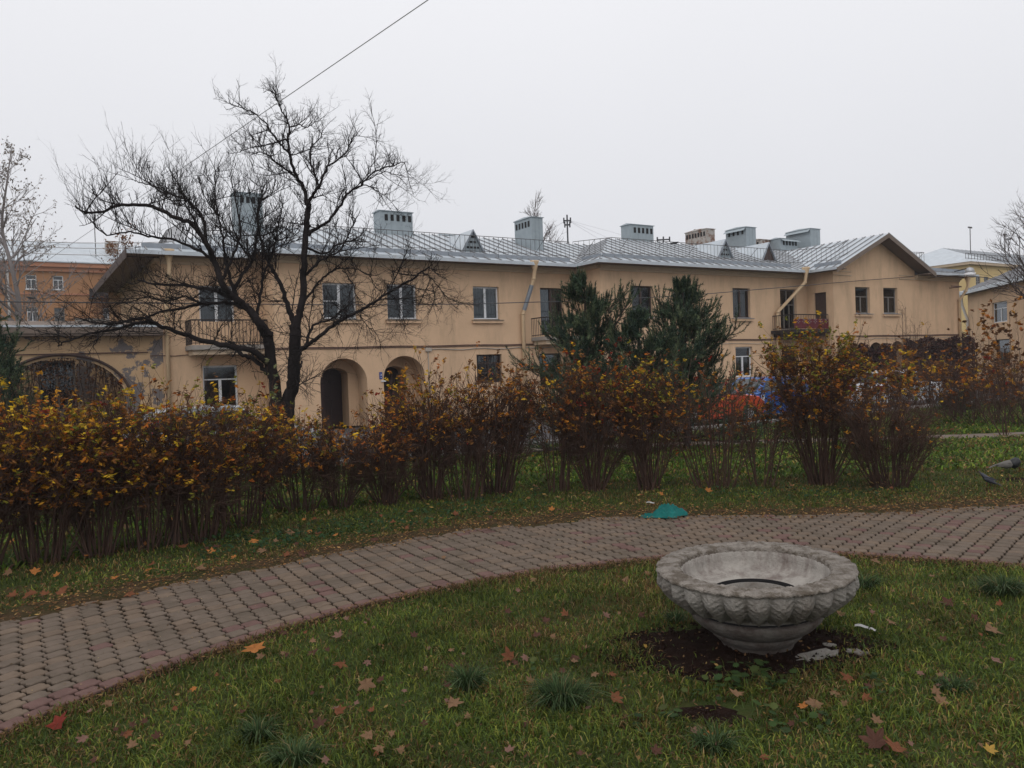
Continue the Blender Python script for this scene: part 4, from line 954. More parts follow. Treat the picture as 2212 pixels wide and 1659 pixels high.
def leafq(m, p, s, c, flat=0.0):
    u = jit(1).normalized(); 
    if flat: u.z *= (1 - flat); u.normalize()
    v = u.cross(jit(1)).normalized()
    if flat: v.z *= (1 - flat); v.normalize()
    a, b = u * s, v * s * .45
    m.face([tuple(p - a), tuple(p - a * .1 + b), tuple(p + a), tuple(p - a * .1 - b)], c)
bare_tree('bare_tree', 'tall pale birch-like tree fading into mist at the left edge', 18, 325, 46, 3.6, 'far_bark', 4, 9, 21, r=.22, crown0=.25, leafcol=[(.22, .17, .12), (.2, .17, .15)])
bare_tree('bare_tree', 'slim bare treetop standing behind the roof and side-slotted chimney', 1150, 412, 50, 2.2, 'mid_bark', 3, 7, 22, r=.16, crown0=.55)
bare_tree('bare_tree', 'bare branches reaching in at the upper right edge', 2240, 440, 33, 2.6, 'mid_bark', 3, 8, 23, r=.14, crown0=.45)
bare_tree('young_tree', 'young leaf-spotted tree rising behind the wall end of the house', 245, 505, 47, 1.5, 'mid_bark', 3, 7, 24, r=.1, crown0=.4, leafcol=[(.16, .06, .03), (.2, .1, .04)])
bare_tree('young_tree', 'small leaf-spotted tree behind the left end roof', 275, 490, 49, 1.4, 'mid_bark', 3, 6, 25, r=.1, crown0=.4, leafcol=[(.16, .06, .03), (.2, .1, .04)])

# ---------------------------------------------------------------- pines
def pine(name, label, px, ytop, Y, half, seed, zb=.2, lean=0, extra=()):
    random.seed(seed); t = at(px, ytop, Y); o = empty(name, (t[0], Y, 0)); tag(o, label, 'pine tree' if name == 'pine_tree' else 'bush')
    tr, nd = MB(), MB(); h = t[2]; tr.tube([(0, 0, 0), (lean * .5, 0, h * .5), (lean, 0, h * .95)], [.10, .07, .015], 7)
    base = [(.042, .068, .042), (.056, .086, .048), (.028, .048, .034), (.095, .118, .062)]
    def tuft(p, d, L, c):
        d = d.normalized(); n = int(52 * L / .3)
        for i in range(n):
            f = random.random(); q = p + d * (L * f); a = jit(1).normalized(); nd_ = (d * .75 + a * .75).normalized() * rnd(.06, .095); w = a.cross(d).normalized() * .0075
            k = rnd(.75, 1.35); cc = (c[0] * k, c[1] * k, c[2] * k)
            nd.face([tuple(q - w), tuple(q + w), tuple(q + nd_)], cc)
    def branch(p, d, L, r):
        pts = shoot(tr, p, d, L, r, 5, .12, 4, .02)
        for i in range(len(pts) - 1):
            for k in range(4 if i > 0 else 2):
                f = random.random(); q = pts[i] + (pts[i + 1] - pts[i]) * f; dd = (pts[i + 1] - pts[i]).normalized() * .7 + jit(.7) + Vector((0, 0, .22)); l2 = L * rnd(.16, .34)
                p2 = shoot(tr, q, dd, l2, r * .4, 2, .1, 3, .16)
                for s_ in range(2): tuft(p2[s_], p2[s_ + 1] - p2[s_], (p2[s_ + 1] - p2[s_]).length, random.choice(base))
                tuft(p2[-1], p2[-1] - p2[-2] + Vector((0, 0, .12)), rnd(.16, .3), random.choice(base))
        tuft(pts[-1], pts[-1] - pts[-2], .28, random.choice(base))
    z = zb
    while z < h - .25:
        f = z / h; L = half * (1.06 - f) ** 1.05
        for i in range(random.choice((5, 5, 6))):
            a = rnd(0, 6.28); branch(Vector((lean * f, 0, z)), Vector((math.cos(a), math.sin(a), rnd(.05, .55))), L * rnd(.65, 1.2), .022 * (1.2 - f))
        z += rnd(.24, .36)
    tuft(Vector((lean, 0, h - .5)), Vector((0, 0, 1)), .5, base[1]); tuft(Vector((lean, 0, h - .25)), Vector((.1, 0, 1)), .3, base[3])
    for (px2, py2, px3, py3) in extra:
        a, b2 = Vector(at(px2, py2, Y)) - Vector((t[0], Y, 0)), Vector(at(px3, py3, Y - .3)) - Vector((t[0], Y, 0)); branch(a, b2 - a, (b2 - a).length, .02)
    tr.build('trunk', 'mid_bark', o); q = nd.build('needles', 'needle', o); q['kind'] = 'stuff'; print(name, len(nd.f))
pine('pine_tree', 'left dark green pine below the corner balcony, with one thin leader', 1262, 598, 19.0, 2.1, 31, extra=((1290, 740, 1365, 640), (1290, 760, 1350, 660), (1250, 760, 1185, 730), (1270, 700, 1350, 650)))
pine('pine_tree', 'right dark green pine with a broad bushy top before the dark windows', 1474, 606, 19.4, 2.0, 32, extra=((1480, 720, 1530, 660), (1490, 790, 1590, 712), (1480, 780, 1560, 740), (1440, 740, 1425, 640), (1500, 790, 1545, 715)))
pine('pine_tree', 'low spreading pine filling the gap between the two taller pines', 1378, 675, 18.6, 2.2, 33, zb=.6)
pine('pine_tree', 'dark pine branches at the left edge before the arched wall', -28, 650, 17.5, 1.15, 34, extra=((-10, 800, 42, 740), (-10, 780, 30, 840)))
pine('juniper_bush', 'low round dark conifer bush on the far lawn', 2080, 846, 27.0, .75, 35, zb=.15)

# ---------------------------------------------------------------- hedge shrubs (rose bushes)
YEL = [(.55, .33, .02), (.45, .28, .025), (.38, .26, .03), (.62, .40, .03)]
ORA = [(.42, .16, .02), (.36, .11, .02), (.48, .23, .025)]
BRN = [(.19, .080, .026), (.13, .055, .022), (.23, .105, .03), (.09, .042, .02)]
GRN = [(.19, .18, .025), (.14, .15, .025), (.23, .21, .03)]
RED = [(.22, .03, .015), (.17, .025, .015)]
hips_mesh = None
def bush(name, label, x, y, h, half, seed, pal, stems=30, leaves=900, hips=0, group='rose bushes of the ragged hedge', cat='bush', low=.5, lsize=.028, twigk=1.0, spread=.20, vase=1.0):
    """pal: list of (weight, colours) for the leaves near the top"""
    random.seed(seed); o = empty(name, (x, y, 0)); tag(o, label, cat, group); spread *= rnd(.75, 1.7); vase *= rnd(.3, 2.2); lnx = rnd(-.12, .12); hv = rnd(.5, .75)
    st, lf, hp = MB(), MB(), MB(); tips = []; wts = [w for w, c in pal]
    for i in range(stems):
        a = rnd(0, 6.283); r0 = spread * math.sqrt(random.random()); b = Vector((math.cos(a) * r0, math.sin(a) * r0 * .8, -.02)); out = rnd(.0, 1) ** .8
        hh = h * rnd(hv, 1.04) * (1 - .16 * out * vase); out *= 1.15; a2 = a + rnd(-.6, .6); d = Vector((math.cos(a2) * out * half * .8 + lnx * half, math.sin(a2) * out * half * .6, hh)).normalized()
        L = hh * rnd(.85, 1.0); pts = shoot(st, b, d, L * .8, rnd(.007, .014), 6, .10, 4, .03, taper=.55)
        for k in range(int(15 * twigk)):
            f = rnd(.2, 1.0) ** .6 * (len(pts) - 1); j = min(len(pts) - 2, int(f)); q = pts[j] + (pts[j + 1] - pts[j]) * (f - j)
            ou = Vector((q.x, q.y, 0)); ou = ou.normalized() if ou.length > .01 else Vector((1, 0, 0))
            dd = Vector((0, 0, rnd(.25, 1.2))) + ou * rnd(-.1, 1.0) + jit(.55)
            f2 = q.z / h; L2 = rnd(.22, .5) * (1.15 if f2 > .45 else .8)
            shoot(st, q, dd, L2, rnd(.0028, .005), 2, .22, 3, .02, kids=3, kl=.5, ka=.8, tips=tips if f2 > .25 else None, taper=.6)
    zz_ = sorted(t[0].z for t in tips); kz = h / max(.1, zz_[int(len(zz_) * .985)]); st.v = [(a, b, c * kz) for a, b, c in st.v]; tips = [(Vector((t[0].x, t[0].y, t[0].z * kz)), t[1]) for t in tips]
    random.shuffle(tips)
    tips = [t for t in tips if t[0].z > h * .12]
    n = 0; i = 0
    zs = sorted(t[0].z for t in tips); ztop = zs[int(len(zs) * .985)] if zs else h
    while n < leaves and tips and i < leaves * 6:
        i += 1; p, d = random.choice(tips); f = p.z / ztop
        if random.random() > max(.03, min(1, (f - low) / (1 - low) * 1.2 + .12)): continue
        bright = random.random() < max(.07 if low > .2 else .3, (f - .5) * 1.9)
        cols = random.choices([c for w, c in pal], wts)[0] if bright else random.choice((BRN, BRN, BRN, ORA))
        base = random.choice(cols); k = random.choice((3, 5, 5, 7))
        ax = (d + jit(.5)).normalized()
        for q in range(k):
            lfp = p + ax * (q // 2 * .026) + jit(.022); leafq(lf, lfp, lsize * rnd(.75, 1.25), vary(base, .22), .45); n += 1
    for i in range(hips):
        p, d = random.choice(tips)
        if p.z < ztop * .72 and random.random() < .8: continue
        r = rnd(.009, .013); q = [p + Vector(v) * r for v in ((1, 0, 0), (0, 1, 0), (-1, 0, 0), (0, -1, 0), (0, 0, 1.1), (0, 0, -1.1))]
        for a, b, c in ((0, 1, 4), (1, 2, 4), (2, 3, 4), (3, 0, 4), (1, 0, 5), (2, 1, 5), (3, 2, 5), (0, 3, 5)): hp.face([tuple(q[a]), tuple(q[b]), tuple(q[c])])
    q = st.build('stems', 'twig', o); q['kind'] = 'stuff'
    if lf.f: q = lf.build('leaves', 'leaf', o); q['kind'] = 'stuff'
    if hp.f: q = hp.build('hips', 'hip', o); q['kind'] = 'stuff'
    return len(st.f) + len(lf.f)
YG = [(5, YEL), (2, GRN), (2, ORA), (1, RED), (3, BRN)]; YO = [(7, YEL), (3, ORA), (2, BRN), (1, GRN)]; BR = [(1, YEL), (5, BRN), (2, ORA)]; GY = [(3, GRN), (2, YEL), (3, BRN), (1, ORA)]; RD = [(3, RED), (3, ORA), (4, BRN), (1, YEL)]
tot = 0
HB = [  # px of base, py of base, py of top, half width px, palette, stems, leaves, hips, label
    (-45, 1235, 860, 120, YO, 34, 2600, 25, 'rose bush with bright yellow and orange leaves cut by the left edge'),
    (95, 1215, 905, 95, YG, 34, 2600, 18, 'yellow-leaved rose bush, second from the left edge'),
    (215, 1200, 868, 95, YG, 36, 2900, 10, 'dense yellow and brown rose bush below the arched wall opening'),
    (330, 1185, 868, 75, YG, 28, 1500, 6, 'tawny rose bush right of the arch, before the downpipe'),
    (425, 1165, 852, 95, GY, 42, 2300, 8, 'rose bush with a thick dark clump of stems left of the big tree'),
    (520, 1135, 866, 65, YG, 22, 1100, 6, 'thin bush of dry golden leaves under the balcony window'),
    (640, 1105, 905, 80, GY, 26, 1500, 10, 'low greenish bush in front of the forked tree base'),
    (735, 1098, 905, 70, BR, 26, 900, 30, 'low twiggy bush with red hips before the first arched door'),
    (835, 1090, 862, 75, RD, 32, 900, 60, 'brown twiggy bush with many red hips between the two arched doors'),
    (935, 1080, 803, 75, YO, 30, 1300, 30, 'bush with bright yellow sprays before the second arched door'),
    (1010, 1076, 812, 60, BR, 24, 900, 20, 'narrow brown bush beside the yellow sprays'),
    (1072, 1066, 806, 78, BR, 42, 1300, 28, 'rounded brown bush below the barred dark window'),
    (1208, 1062, 790, 45, BR, 14, 700, 20, 'slender reddish bush under the downpipe by the pines'),
    (1285, 1060, 780, 85, RD, 40, 1900, 40, 'vase-shaped orange-topped bush below the left pine'),
    (1402, 1058, 792, 75, GY, 38, 2100, 14, 'yellow-green topped bush below the right pine'),
    (1545, 1054, 788, 95, RD, 22, 480, 60, 'thick-stemmed bush with red hips in front of the orange car'),
    (1645, 1050, 800, 50, RD, 13, 360, 25, 'sparse bush between the blue car and the tall bush'),
    (1775, 1046, 728, 105, GY, 56, 4200, 12, 'tallest bush, olive and yellow leaves over a dense dark stem clump'),
    (1925, 1052, 845, 100, [(1, YEL), (6, BRN)], 48, 260, 4, 'almost leafless bush fanning out to the right end of the hedge'),
]
for i, (px, py, pt, hw, pal, stn, lv, hips, lab) in enumerate(HB):
    x, y = G(px, py); h = at(px, pt, y)[2] + .04; half = hw / FPX * y
    tall = px == 1775
    tot += bush('rose_bush', lab, x, y, h, half * 1.35, 100 + i, pal, stems=int(stn * 1.3), leaves=int(lv * (2.1 if px < 600 else 1.7)), hips=int(hips * 1.7), low=.10 if px < 600 else .42, lsize=.032, spread=.10 + half * (.22 if px < 700 else .14), vase=1.0, twigk=1.45 if px < 600 else (.7 if px in (1545, 1645) else 1.15))
# thin second row behind closes the gaps a little, as the crowded canes do in the hedge
for i, (px, py, pt, hw, lab) in enumerate([(30, 1150, 880, 90, 'brown cane thicket behind the leftmost rose bushes'), (150, 1140, 900, 90, 'brown cane thicket below the left side of the arch'), (280, 1130, 890, 90, 'brown cane thicket under the peeling wall'), (890, 1062, 860, 60, 'thin canes behind the bush with many hips')]):
    x, y = G(px, py); h = at(px, pt, y)[2]; tot += bush('rose_bush', lab, x, y, h, hw / FPX * y * 1.3, 150 + i, BR, stems=16, leaves=500, hips=6, low=.3, spread=.15, twigk=.8)
# tall golden-tipped canes by the tree, leafy saplings on the right and far brown thickets
LF2 = [(3, BRN), (2, ORA), (1, YEL)]
tot += bush('leafy_cane', 'tall cane with pale green leaves just left of the tree trunks', *G(560, 1095), at(560, 800, G(560, 1095)[1])[2], .35, 171, [(1, [(.16, .19, .09), (.2, .2, .1)])], stems=4, leaves=150, group=None, cat='shrub', lsize=.04, low=.3)
for i, (px, pyb, pt, hw, lab, Y) in enumerate([(2130, 900, 660, 26, 'leftmost slim sapling with rust-brown leaves before the neighbouring house', 26), (2165, 900, 690, 18, 'short slim sapling between the two tall ones', 25.5), (2196, 900, 648, 22, 'tallest slim sapling with rust-brown leaves at the right edge', 25)]):
    p = at(px, pyb, Y); tot += bush('sapling', lab, p[0], Y, at(px, pt, Y)[2], hw / FPX * Y * 1.0, 180 + i, [(3, BRN), (2, ORA)], stems=4, leaves=330, group='slim saplings at the right', cat='sapling', low=.2, lsize=.075, spread=.22, twigk=.7)
for i, (px, pt, hw, Y, pal, lv, lab) in enumerate([(1885, 770, 95, 23.5, GY, 1500, 'olive-brown thicket behind the tallest bush'), (1985, 735, 90, 27, BR, 900, 'rust-brown thicket below the gabled wing'), (2065, 765, 80, 25, BR, 600, 'twiggy brown thicket beyond the round conifer'), (2150, 790, 85, 23, BR, 500, 'grey-brown twiggy thicket below the saplings'), (2235, 770, 80, 22, BR, 600, 'brown thicket cut by the right edge')]):
    p = at(px, 870, Y); tot += bush('thicket', lab, p[0], Y, at(px, pt, Y)[2], hw / FPX * Y * 1.5, 190 + i, pal, stems=40, leaves=lv * 2, group='brown thickets on the far lawn', cat='thicket', low=.15, lsize=.06, spread=.9, twigk=1.0)
p = G(2170, 942)
tot += bush('small_tree', 'small leaning multi-stemmed tree by the footpath at the right', p[0], p[1], at(2170, 730, p[1])[2], 1.5, 201, [(3, BRN), (1, RED)], stems=9, leaves=200, group=None, cat='tree', low=.35, lsize=.05, spread=.10, twigk=1.6)
p = at(1960, 900, 38.5)
for i, (px, pt) in enumerate(((1905, 690), (1962, 655), (1990, 690))):
    tot += bush('bare_shrub', ('short', 'tallest', 'leaning')[i] + ' of the bare pale shrubs against the gabled wing wall', *W(px, 850, 24.8)[:1], 0, 4.0, 1.2, 210 + i, BR, stems=1, leaves=0) if False else 0
    s_, z_ = W(px, pt, 24.9); x, y = F(s_, 24.9); tot += bush('bare_shrub', ('short', 'tallest', 'leaning')[i] + ' of the bare pale shrubs against the gabled wing wall', x, y, z_, 1.6, 210 + i, BR, stems=9, leaves=30, group='bare shrubs against the gabled wing', cat='shrub', twigk=.7, spread=.3)
print('bush faces', tot)
# dead broken stump in the hedge gap
x, y = G(570, 1090); tag(MB().tube([(x, y, -.02), (x - .01, y, .2), (x + .03, y, .42), (x + .0, y, .62)], [.05, .045, .03, .012], 7).build('dead_stump', 'bark'), 'dark broken stump standing alone in the hedge gap', 'stump')

# creepers
def creeper(name, label, T, regions, n, cols, size, strands=0, parent=None, seed=1):
    random.seed(seed); m = MB()
    for i in range(n):
        a0, a1, zf = random.choice(regions); a = rnd(a0, a1); z = rnd(0, zf(a)); p = Vector(T(a, -rnd(.02, .28), z)); leafq(m, p, size * rnd(.6, 1.3), vary(random.choice(cols), .3))
    for i in range(strands):
        a0, a1, zf = random.choice(regions); a = rnd(a0, a1); zt = zf(a); q = [Vector(T(a + .06 * math.sin(k * 1.3 + i), -.06 - .03 * math.cos(k), zt - k * zt / 7)) for k in range(8)]; m.tube(q, .012, 3, c=(.05, .03, .025))
    r = framed(name, 0, 0); r.location = (0, 0, 0); ORG[r.name] = (0, 0, 0); o = m.build('leaves', 'leaf', r); o['kind'] = 'stuff'; tag(r, label, 'creeper')
top = lambda a: 2.75 + .22 * math.sin(a * 1.9) + .12 * math.sin(a * 5.1)
def arc_top(a): return top(a)
creeper('wall_creeper', 'purple-brown creeper covering the ground floor of the gabled wing', Tf(YC), [(36.3, 41.0, lambda a: 2.55 + .2 * math.sin(a * 3)), (42.0, 48.3, lambda a: 2.95 + .1 * math.sin(a * 2.3))], 9000, [(.065, .028, .026), (.05, .022, .022), (.085, .035, .028), (.035, .018, .018)], .11, 120, seed=2)
creeper('arch_creeper', 'dead creeper strands hanging in the big wall arch', Tf(YD + .3), [(-.5, 3.3, lambda a: 1.43 + 1.55 * math.sqrt(max(.02, 1 - ((a - 1.4) / 1.95) ** 2)))], 2600, [(.09, .045, .025), (.06, .03, .022), (.14, .07, .03)], .06, 46, seed=3)
s_c, z_c = W(2088, 690, 27.5)
creeper('corner_creeper', 'reddish creeper climbing the gap between wing and neighbouring house', Tf(27.5), [(48.3, 52.0, lambda a: 3.5 - .3 * abs(a - 50))], 3200, [(.09, .03, .025), (.06, .025, .02)], .1, 30, seed=4)
creeper('downpipe_creeper', 'thin creeper beside the downpipe near the red balcony', Tf(YB), [(33.0, 33.3, lambda a: 2.8)], 350, [(.08, .035, .025)], .06, 3, seed=6)

# ---------------------------------------------------------------- grass (one mass per lawn)
def noise2(x, y, seed, sc):
    r = np.random.RandomState(seed); g = r.rand(64, 64); u, v = (x * sc) % 63, (y * sc) % 63; i, j = u.astype(int), v.astype(int); a, b = u - i, v - j
    a = a * a * (3 - 2 * a); b = b * b * (3 - 2 * b); return (g[i, j] * (1 - a) + g[i + 1, j] * a) * (1 - b) + (g[i, j + 1] * (1 - a) + g[i + 1, j + 1] * a) * b
def blades(name, label, x, y, h, w, seed, cols, parent=None, z0=0.0, lean=.6, dirs=None):
    r = np.random.RandomState(seed); n = len(x); a = r.rand(n) * 6.283; l = h * lean * (.3 + r.rand(n)); da = r.rand(n) * 6.283 if dirs is None else dirs + r.randn(n) * .5
    bx, by = np.cos(a) * w, np.sin(a) * w; lx, ly = np.cos(da) * l, np.sin(da) * l
    V = np.zeros((n, 5, 3), np.float32)
    V[:, 0] = np.stack([x - bx, y - by, np.full(n, z0)], 1); V[:, 1] = np.stack([x + bx, y + by, np.full(n, z0)], 1)
    V[:, 2] = np.stack([x + bx * .8 + lx * .35, y + by * .8 + ly * .35, z0 + h * .62], 1); V[:, 3] = np.stack([x - bx * .8 + lx * .35, y - by * .8 + ly * .35, z0 + h * .62], 1)
    V[:, 4] = np.stack([x + lx, y + ly, z0 + h * (.95 - .25 * (l / h) ** 2)], 1)
    me = bpy.data.meshes.new(name); me.vertices.add(n * 5); me.vertices.foreach_set('co', V.ravel())
    base = (np.arange(n) * 5)[:, None]; L = np.concatenate([base + [0, 1, 2, 3], base + [3, 2, 4]], 1).astype(np.int32)
    me.loops.add(n * 7); me.loops.foreach_set('vertex_index', L.ravel()); me.polygons.add(n * 2)
    st = (np.arange(n) * 7)[:, None] + [0, 4]; me.polygons.foreach_set('loop_start', st.ravel().astype(np.int32)); me.polygons.foreach_set('loop_total', np.tile([4, 3], n).astype(np.int32))
    me.update(calc_edges=True)
    C = np.ones((n, 5, 4), np.float32); C[:, :, :3] = cols[:, None, :]; at_ = me.color_attributes.new('Col', 'FLOAT_COLOR', 'POINT'); at_.data.foreach_set('color', C.ravel())
    me.materials.append(MATS['blade']); o = bpy.data.objects.new(name, me); COL.objects.link(o); tag(o, label, None, None, 'stuff'); return o
def grass_cols(x, y, seed, dry=.25):
    r = np.random.RandomState(seed); n = len(x)
    g = np.array([(.082, .116, .018), (.115, .150, .022), (.050, .078, .015), (.18, .19, .036), (.082, .124, .034)]); d = np.array([(.20, .125, .045), (.14, .08, .028), (.27, .19, .085), (.12, .06, .025)])
    m = noise2(x + 40, y + 40, seed, 1.1) * .6 + noise2(x + 40, y + 40, seed + 1, 3.3) * .4
    pd = np.clip(dry * .5 + (m - .52) * 2.0 * (dry + .25), .05, .92); isd = r.rand(n) < pd
    c = np.where(isd[:, None], d[r.randint(0, len(d), n)], g[r.randint(0, len(g), n)]); lum = .45 + .75 * noise2(x + 30, y + 30, seed + 2, 1.9) + .45 * noise2(x + 20, y + 30, seed + 5, 6.0)
    return c * (.84 * lum * (.62 + .7 * r.rand(n)))[:, None]
rs = np.random.RandomState(9)
def scatter(n, x0, x1, y0, y1): return rs.uniform(x0, x1, n), rs.uniform(y0, y1, n)
def wedge(x, y, m=1.0): return np.abs(x) < y * .66 + m
def urn_dirt(x, y):
    dx, dy = x - URN[0], y - URN[1]; e = 1 + .25 * np.sin(np.arctan2(dy, dx) * 3 + 1) + .12 * np.sin(np.arctan2(dy, dx) * 7)
    return np.minimum((((dx + .18) / .82) ** 2 + ((dy + .1) / .55) ** 2) / e, (((dx + .59) / .30) ** 2 + ((dy + 1.11) / .16) ** 2) * 1.2)
x, y = scatter(390000, -6, 8, 2.6, 8.6)
k = (y < ynear(x) - .0 + .07 * (noise2(x + 20, y + 20, 4, 5) - .2)) & wedge(x, y, .8) & (x > -3.7 + 0)
k &= (rs.rand(len(x)) < np.clip((urn_dirt(x, y) - .75) * 1.6, .03, 1)) & (rs.rand(len(x)) < np.clip(1.25 - y / 14, .3, 1)) & (rs.rand(len(x)) < .45 + .75 * noise2(x + 9, y + 9, 77, 2.3))
x, y = x[k], y[k]; hn = noise2(x + 10, y + 10, 21, 2.6); h = (.022 + .05 * rs.rand(len(x))) * (.55 + 1.0 * hn)
dryp = .40; c = grass_cols(x, y, 31, dryp)
edge = np.clip(1 - (ynear(x) - y) / .35, 0, 1); brn = rs.rand(len(x)) < edge * .6; c[brn] = np.array([.13, .075, .035]) * (.6 + .8 * rs.rand(brn.sum()))[:, None]
blades('lawn_grass', 'short wet autumn grass of the near lawn', x, y, h, .0026 + .002 * rs.rand(len(x)), 1, c, lean=1.1); print('near blades', len(x))
# coarse tufts
tx, ty, th_, tdr = [], [], [], []
for (px, py, r, n, hh) in [(1215, 1530, .15, 700, .22), (1012, 1492, .09, 380, .19), (2165, 1285, .2, 700, .19), (560, 1600, .10, 260, .15), (1868, 1272, .13, 420, .15), (640, 1650, .16, 380, .15), (1545, 1625, .12, 260, .15), (1480, 1300, .2, 220, .09), (1460, 1345, .08, 200, .12), (2060, 1490, .15, 160, .10)]:
    X, Y = G(px, py); a = rs.rand(n) * 6.283; q = r * rs.rand(n) ** .8; tx.append(X + np.cos(a) * q * .6); ty.append(Y + np.sin(a) * q * .45); th_.append(hh * (.45 + .65 * rs.rand(n))); tdr.append(a)
tx, ty, th_, tdr = np.concatenate(tx), np.concatenate(ty), np.concatenate(th_), np.concatenate(tdr)
c = np.array([(.032, .058, .020), (.045, .078, .028), (.075, .11, .045), (.16, .13, .06)])[np.minimum(rs.randint(0, 16, len(tx)) // 5, 3)] * (.6 + .8 * rs.rand(len(tx)))[:, None]
blades('grass_tufts', 'darker coarse tufts standing in the near lawn', tx, ty, th_, .0025 + .002 * rs.rand(len(tx)), 2, c, lean=1.25, dirs=tdr)
# verge between path and hedge, thin growth on the buried path edge
x, y = scatter(300000, -10, 12, 4.5, 14.5)
k = (y > yfar(x) - .45 * noise2(x + 50, y + 50, 6, 1.6) - .02) & wedge(x, y, 1.0) & (y < yfar(x) + 3.6 + .0 * x)
k &= rs.rand(len(x)) < np.clip(.35 + .8 * noise2(x + 3, y + 60, 15, 1.8), .1, 1) * .62
thin = (y < yfar(x) + .05); k &= ~(thin & (rs.rand(len(x)) < .55))
x, y = x[k], y[k]; c = grass_cols(x, y, 41, .58); edge = np.clip(1 - (y - yfar(x)) / 1.1, 0, 1); brn = rs.rand(len(x)) < edge * .65
c[brn] = np.array([(.15, .085, .035), (.10, .055, .03), (.12, .10, .04)])[rs.randint(0, 3, brn.sum())] * (.6 + .8 * rs.rand(brn.sum()))[:, None]
blades('verge_grass', 'worn leaf-strewn grass verge between path and hedge', x, y, (.02 + .05 * rs.rand(len(x))) * np.where(y < yfar(x) + .3, .5, 1.0), .004 + .003 * rs.rand(len(x)), 3, c, lean=1.1); print('verge', len(x))
# far lawn
x, y = scatter(200000, -16, 24, 8, 36); D = -US * x + UC * y
k = (D < 17.4) & wedge(x, y, 1.5) & (y > yfar(x) + 3.2) & ((np.abs(y - (20.1 + .25 * np.sin(x * .4))) > .5) | (x < -5)) & (rs.rand(len(x)) < np.clip(20 / y, .4, 1))
x, y = x[k], y[k]; c = grass_cols(x, y, 51, .3) * np.array([1.0, 1.2, .9]); blades('far_lawn_grass', 'green lawn beyond the hedge with scattered leaves', x, y, .05 + .07 * rs.rand(len(x)), .011 + .010 * rs.rand(len(x)), 4, c, lean=1.25); print('far', len(x))
# ground-cover plants: lobed leaves by the urn and dark nettles under the hedge
def lobed(m, p, r, c, n=9, tilt=.4):
    u, v = Vector((1, 0, rnd(-tilt, tilt))), Vector((0, 1, rnd(-tilt, tilt))); a0 = rnd(0, 6.28); pts = []
    for i in range(n * 2):
        t = a0 + math.pi * i / n; q = r * (1 if i % 2 == 0 else .72) * rnd(.9, 1.1); pts.append(tuple(p + u * math.cos(t) * q + v * math.sin(t) * q))
    for i in range(n * 2): m.face([tuple(p), pts[i], pts[(i + 1) % (n * 2)]], c)
random.seed(8); m = MB()
for (px, py, r, n, s) in [(1590, 1470, .17, 30, .030), (1680, 1490, .15, 22, .030), (1530, 1500, .16, 20, .026), (1640, 1455, .10, 14, .034), (1720, 1560, .2, 20, .03), (1420, 1570, .15, 14, .03), (1200, 1440, .2, 14, .025), (1860, 1500, .2, 16, .025)]:
    X, Y = G(px, py)
    for i in range(n): lobed(m, Vector((X + rnd(-r, r), Y + rnd(-r, r), rnd(.02, .075))), s * rnd(.6, 1.2), vary(random.choice(((.035, .06, .02), (.045, .075, .022), (.06, .075, .025), (.03, .05, .018))), .3))
for i in range(1300):
    px = rnd(430, 1180) if random.random() < .8 else rnd(1500, 2000); py = 1185 - (px - 430) * .15 + rnd(-14, 30) if px < 1200 else rnd(1058, 1082); X, Y = G(px, py)
    lobed(m, Vector((X, Y, rnd(.02, .09))), rnd(.012, .03), vary(random.choice(((.025, .055, .022), (.035, .07, .025), (.02, .045, .02))), .3), 6, .6)
tag(m.build('ground_cover', 'leaf'), 'lobed green weeds by the planter and under the hedge', None, None, 'stuff')

# ---------------------------------------------------------------- bare soil round the planter
def blob(name, cx, cy, rx, ry, z, m, n=60, wob=.14, label=None, seed=1, h=.02, kind=None):
    random.seed(seed); ph = [rnd(0, 6.28) for _ in range(4)]; b = MB(); rings = 7; R = []
    for k in range(rings + 1):
        q = k / rings; row = []
        for i in range(n):
            t = 6.2832 * i / n; w = 1 + wob * (math.sin(2 * t + ph[0]) + .7 * math.sin(3 * t + ph[1]) + .5 * math.sin(7 * t + ph[2])) * q
            row.append((cx + rx * q * w * math.cos(t), cy + ry * q * w * math.sin(t), z + h * (1 - q) * (1 + .4 * math.sin(9 * t + k)) - (.012 if k == rings else 0)))
        R.append(row)
    for k in range(rings):
        for i in range(n): j = (i + 1) % n; b.face([R[k][i], R[k][j], R[k + 1][j], R[k + 1][i]])
    return tag(b.build(name, m, None, True), kind='structure')
blob('soil_patch', URN[0] - .15, URN[1] - .1, .98, .60, .006, 'soil', seed=4); X, Y = G(1525, 1545); blob('soil_patch', X, Y, .26, .13, .004, 'soil', seed=5); X, Y = G(2205, 1036); blob('soil_patch', X, Y, .42, .26, .004, 'soil', seed=6)
random.seed(19); m = MB()
for i in range(900):
    a, q = rnd(0, 6.28), math.sqrt(random.random()); X, Y = URN[0] - .2 + 1.0 * q * math.cos(a), URN[1] - .12 + .6 * q * math.sin(a); r = rnd(.006, .024); P = Vector((X, Y, .016)); q6 = [P + Vector(v) * r * rnd(.6, 1.2) for v in ((1, 0, 0), (0, 1, 0), (-1, 0, 0), (0, -1, 0), (.2, .1, 1))]
    for k in range(4): m.face([tuple(q6[k]), tuple(q6[(k + 1) % 4]), tuple(q6[4])])
tag(m.build('soil_clods', 'soil'), 'dark crumbs of earth around the planter foot', None, None, 'stuff')
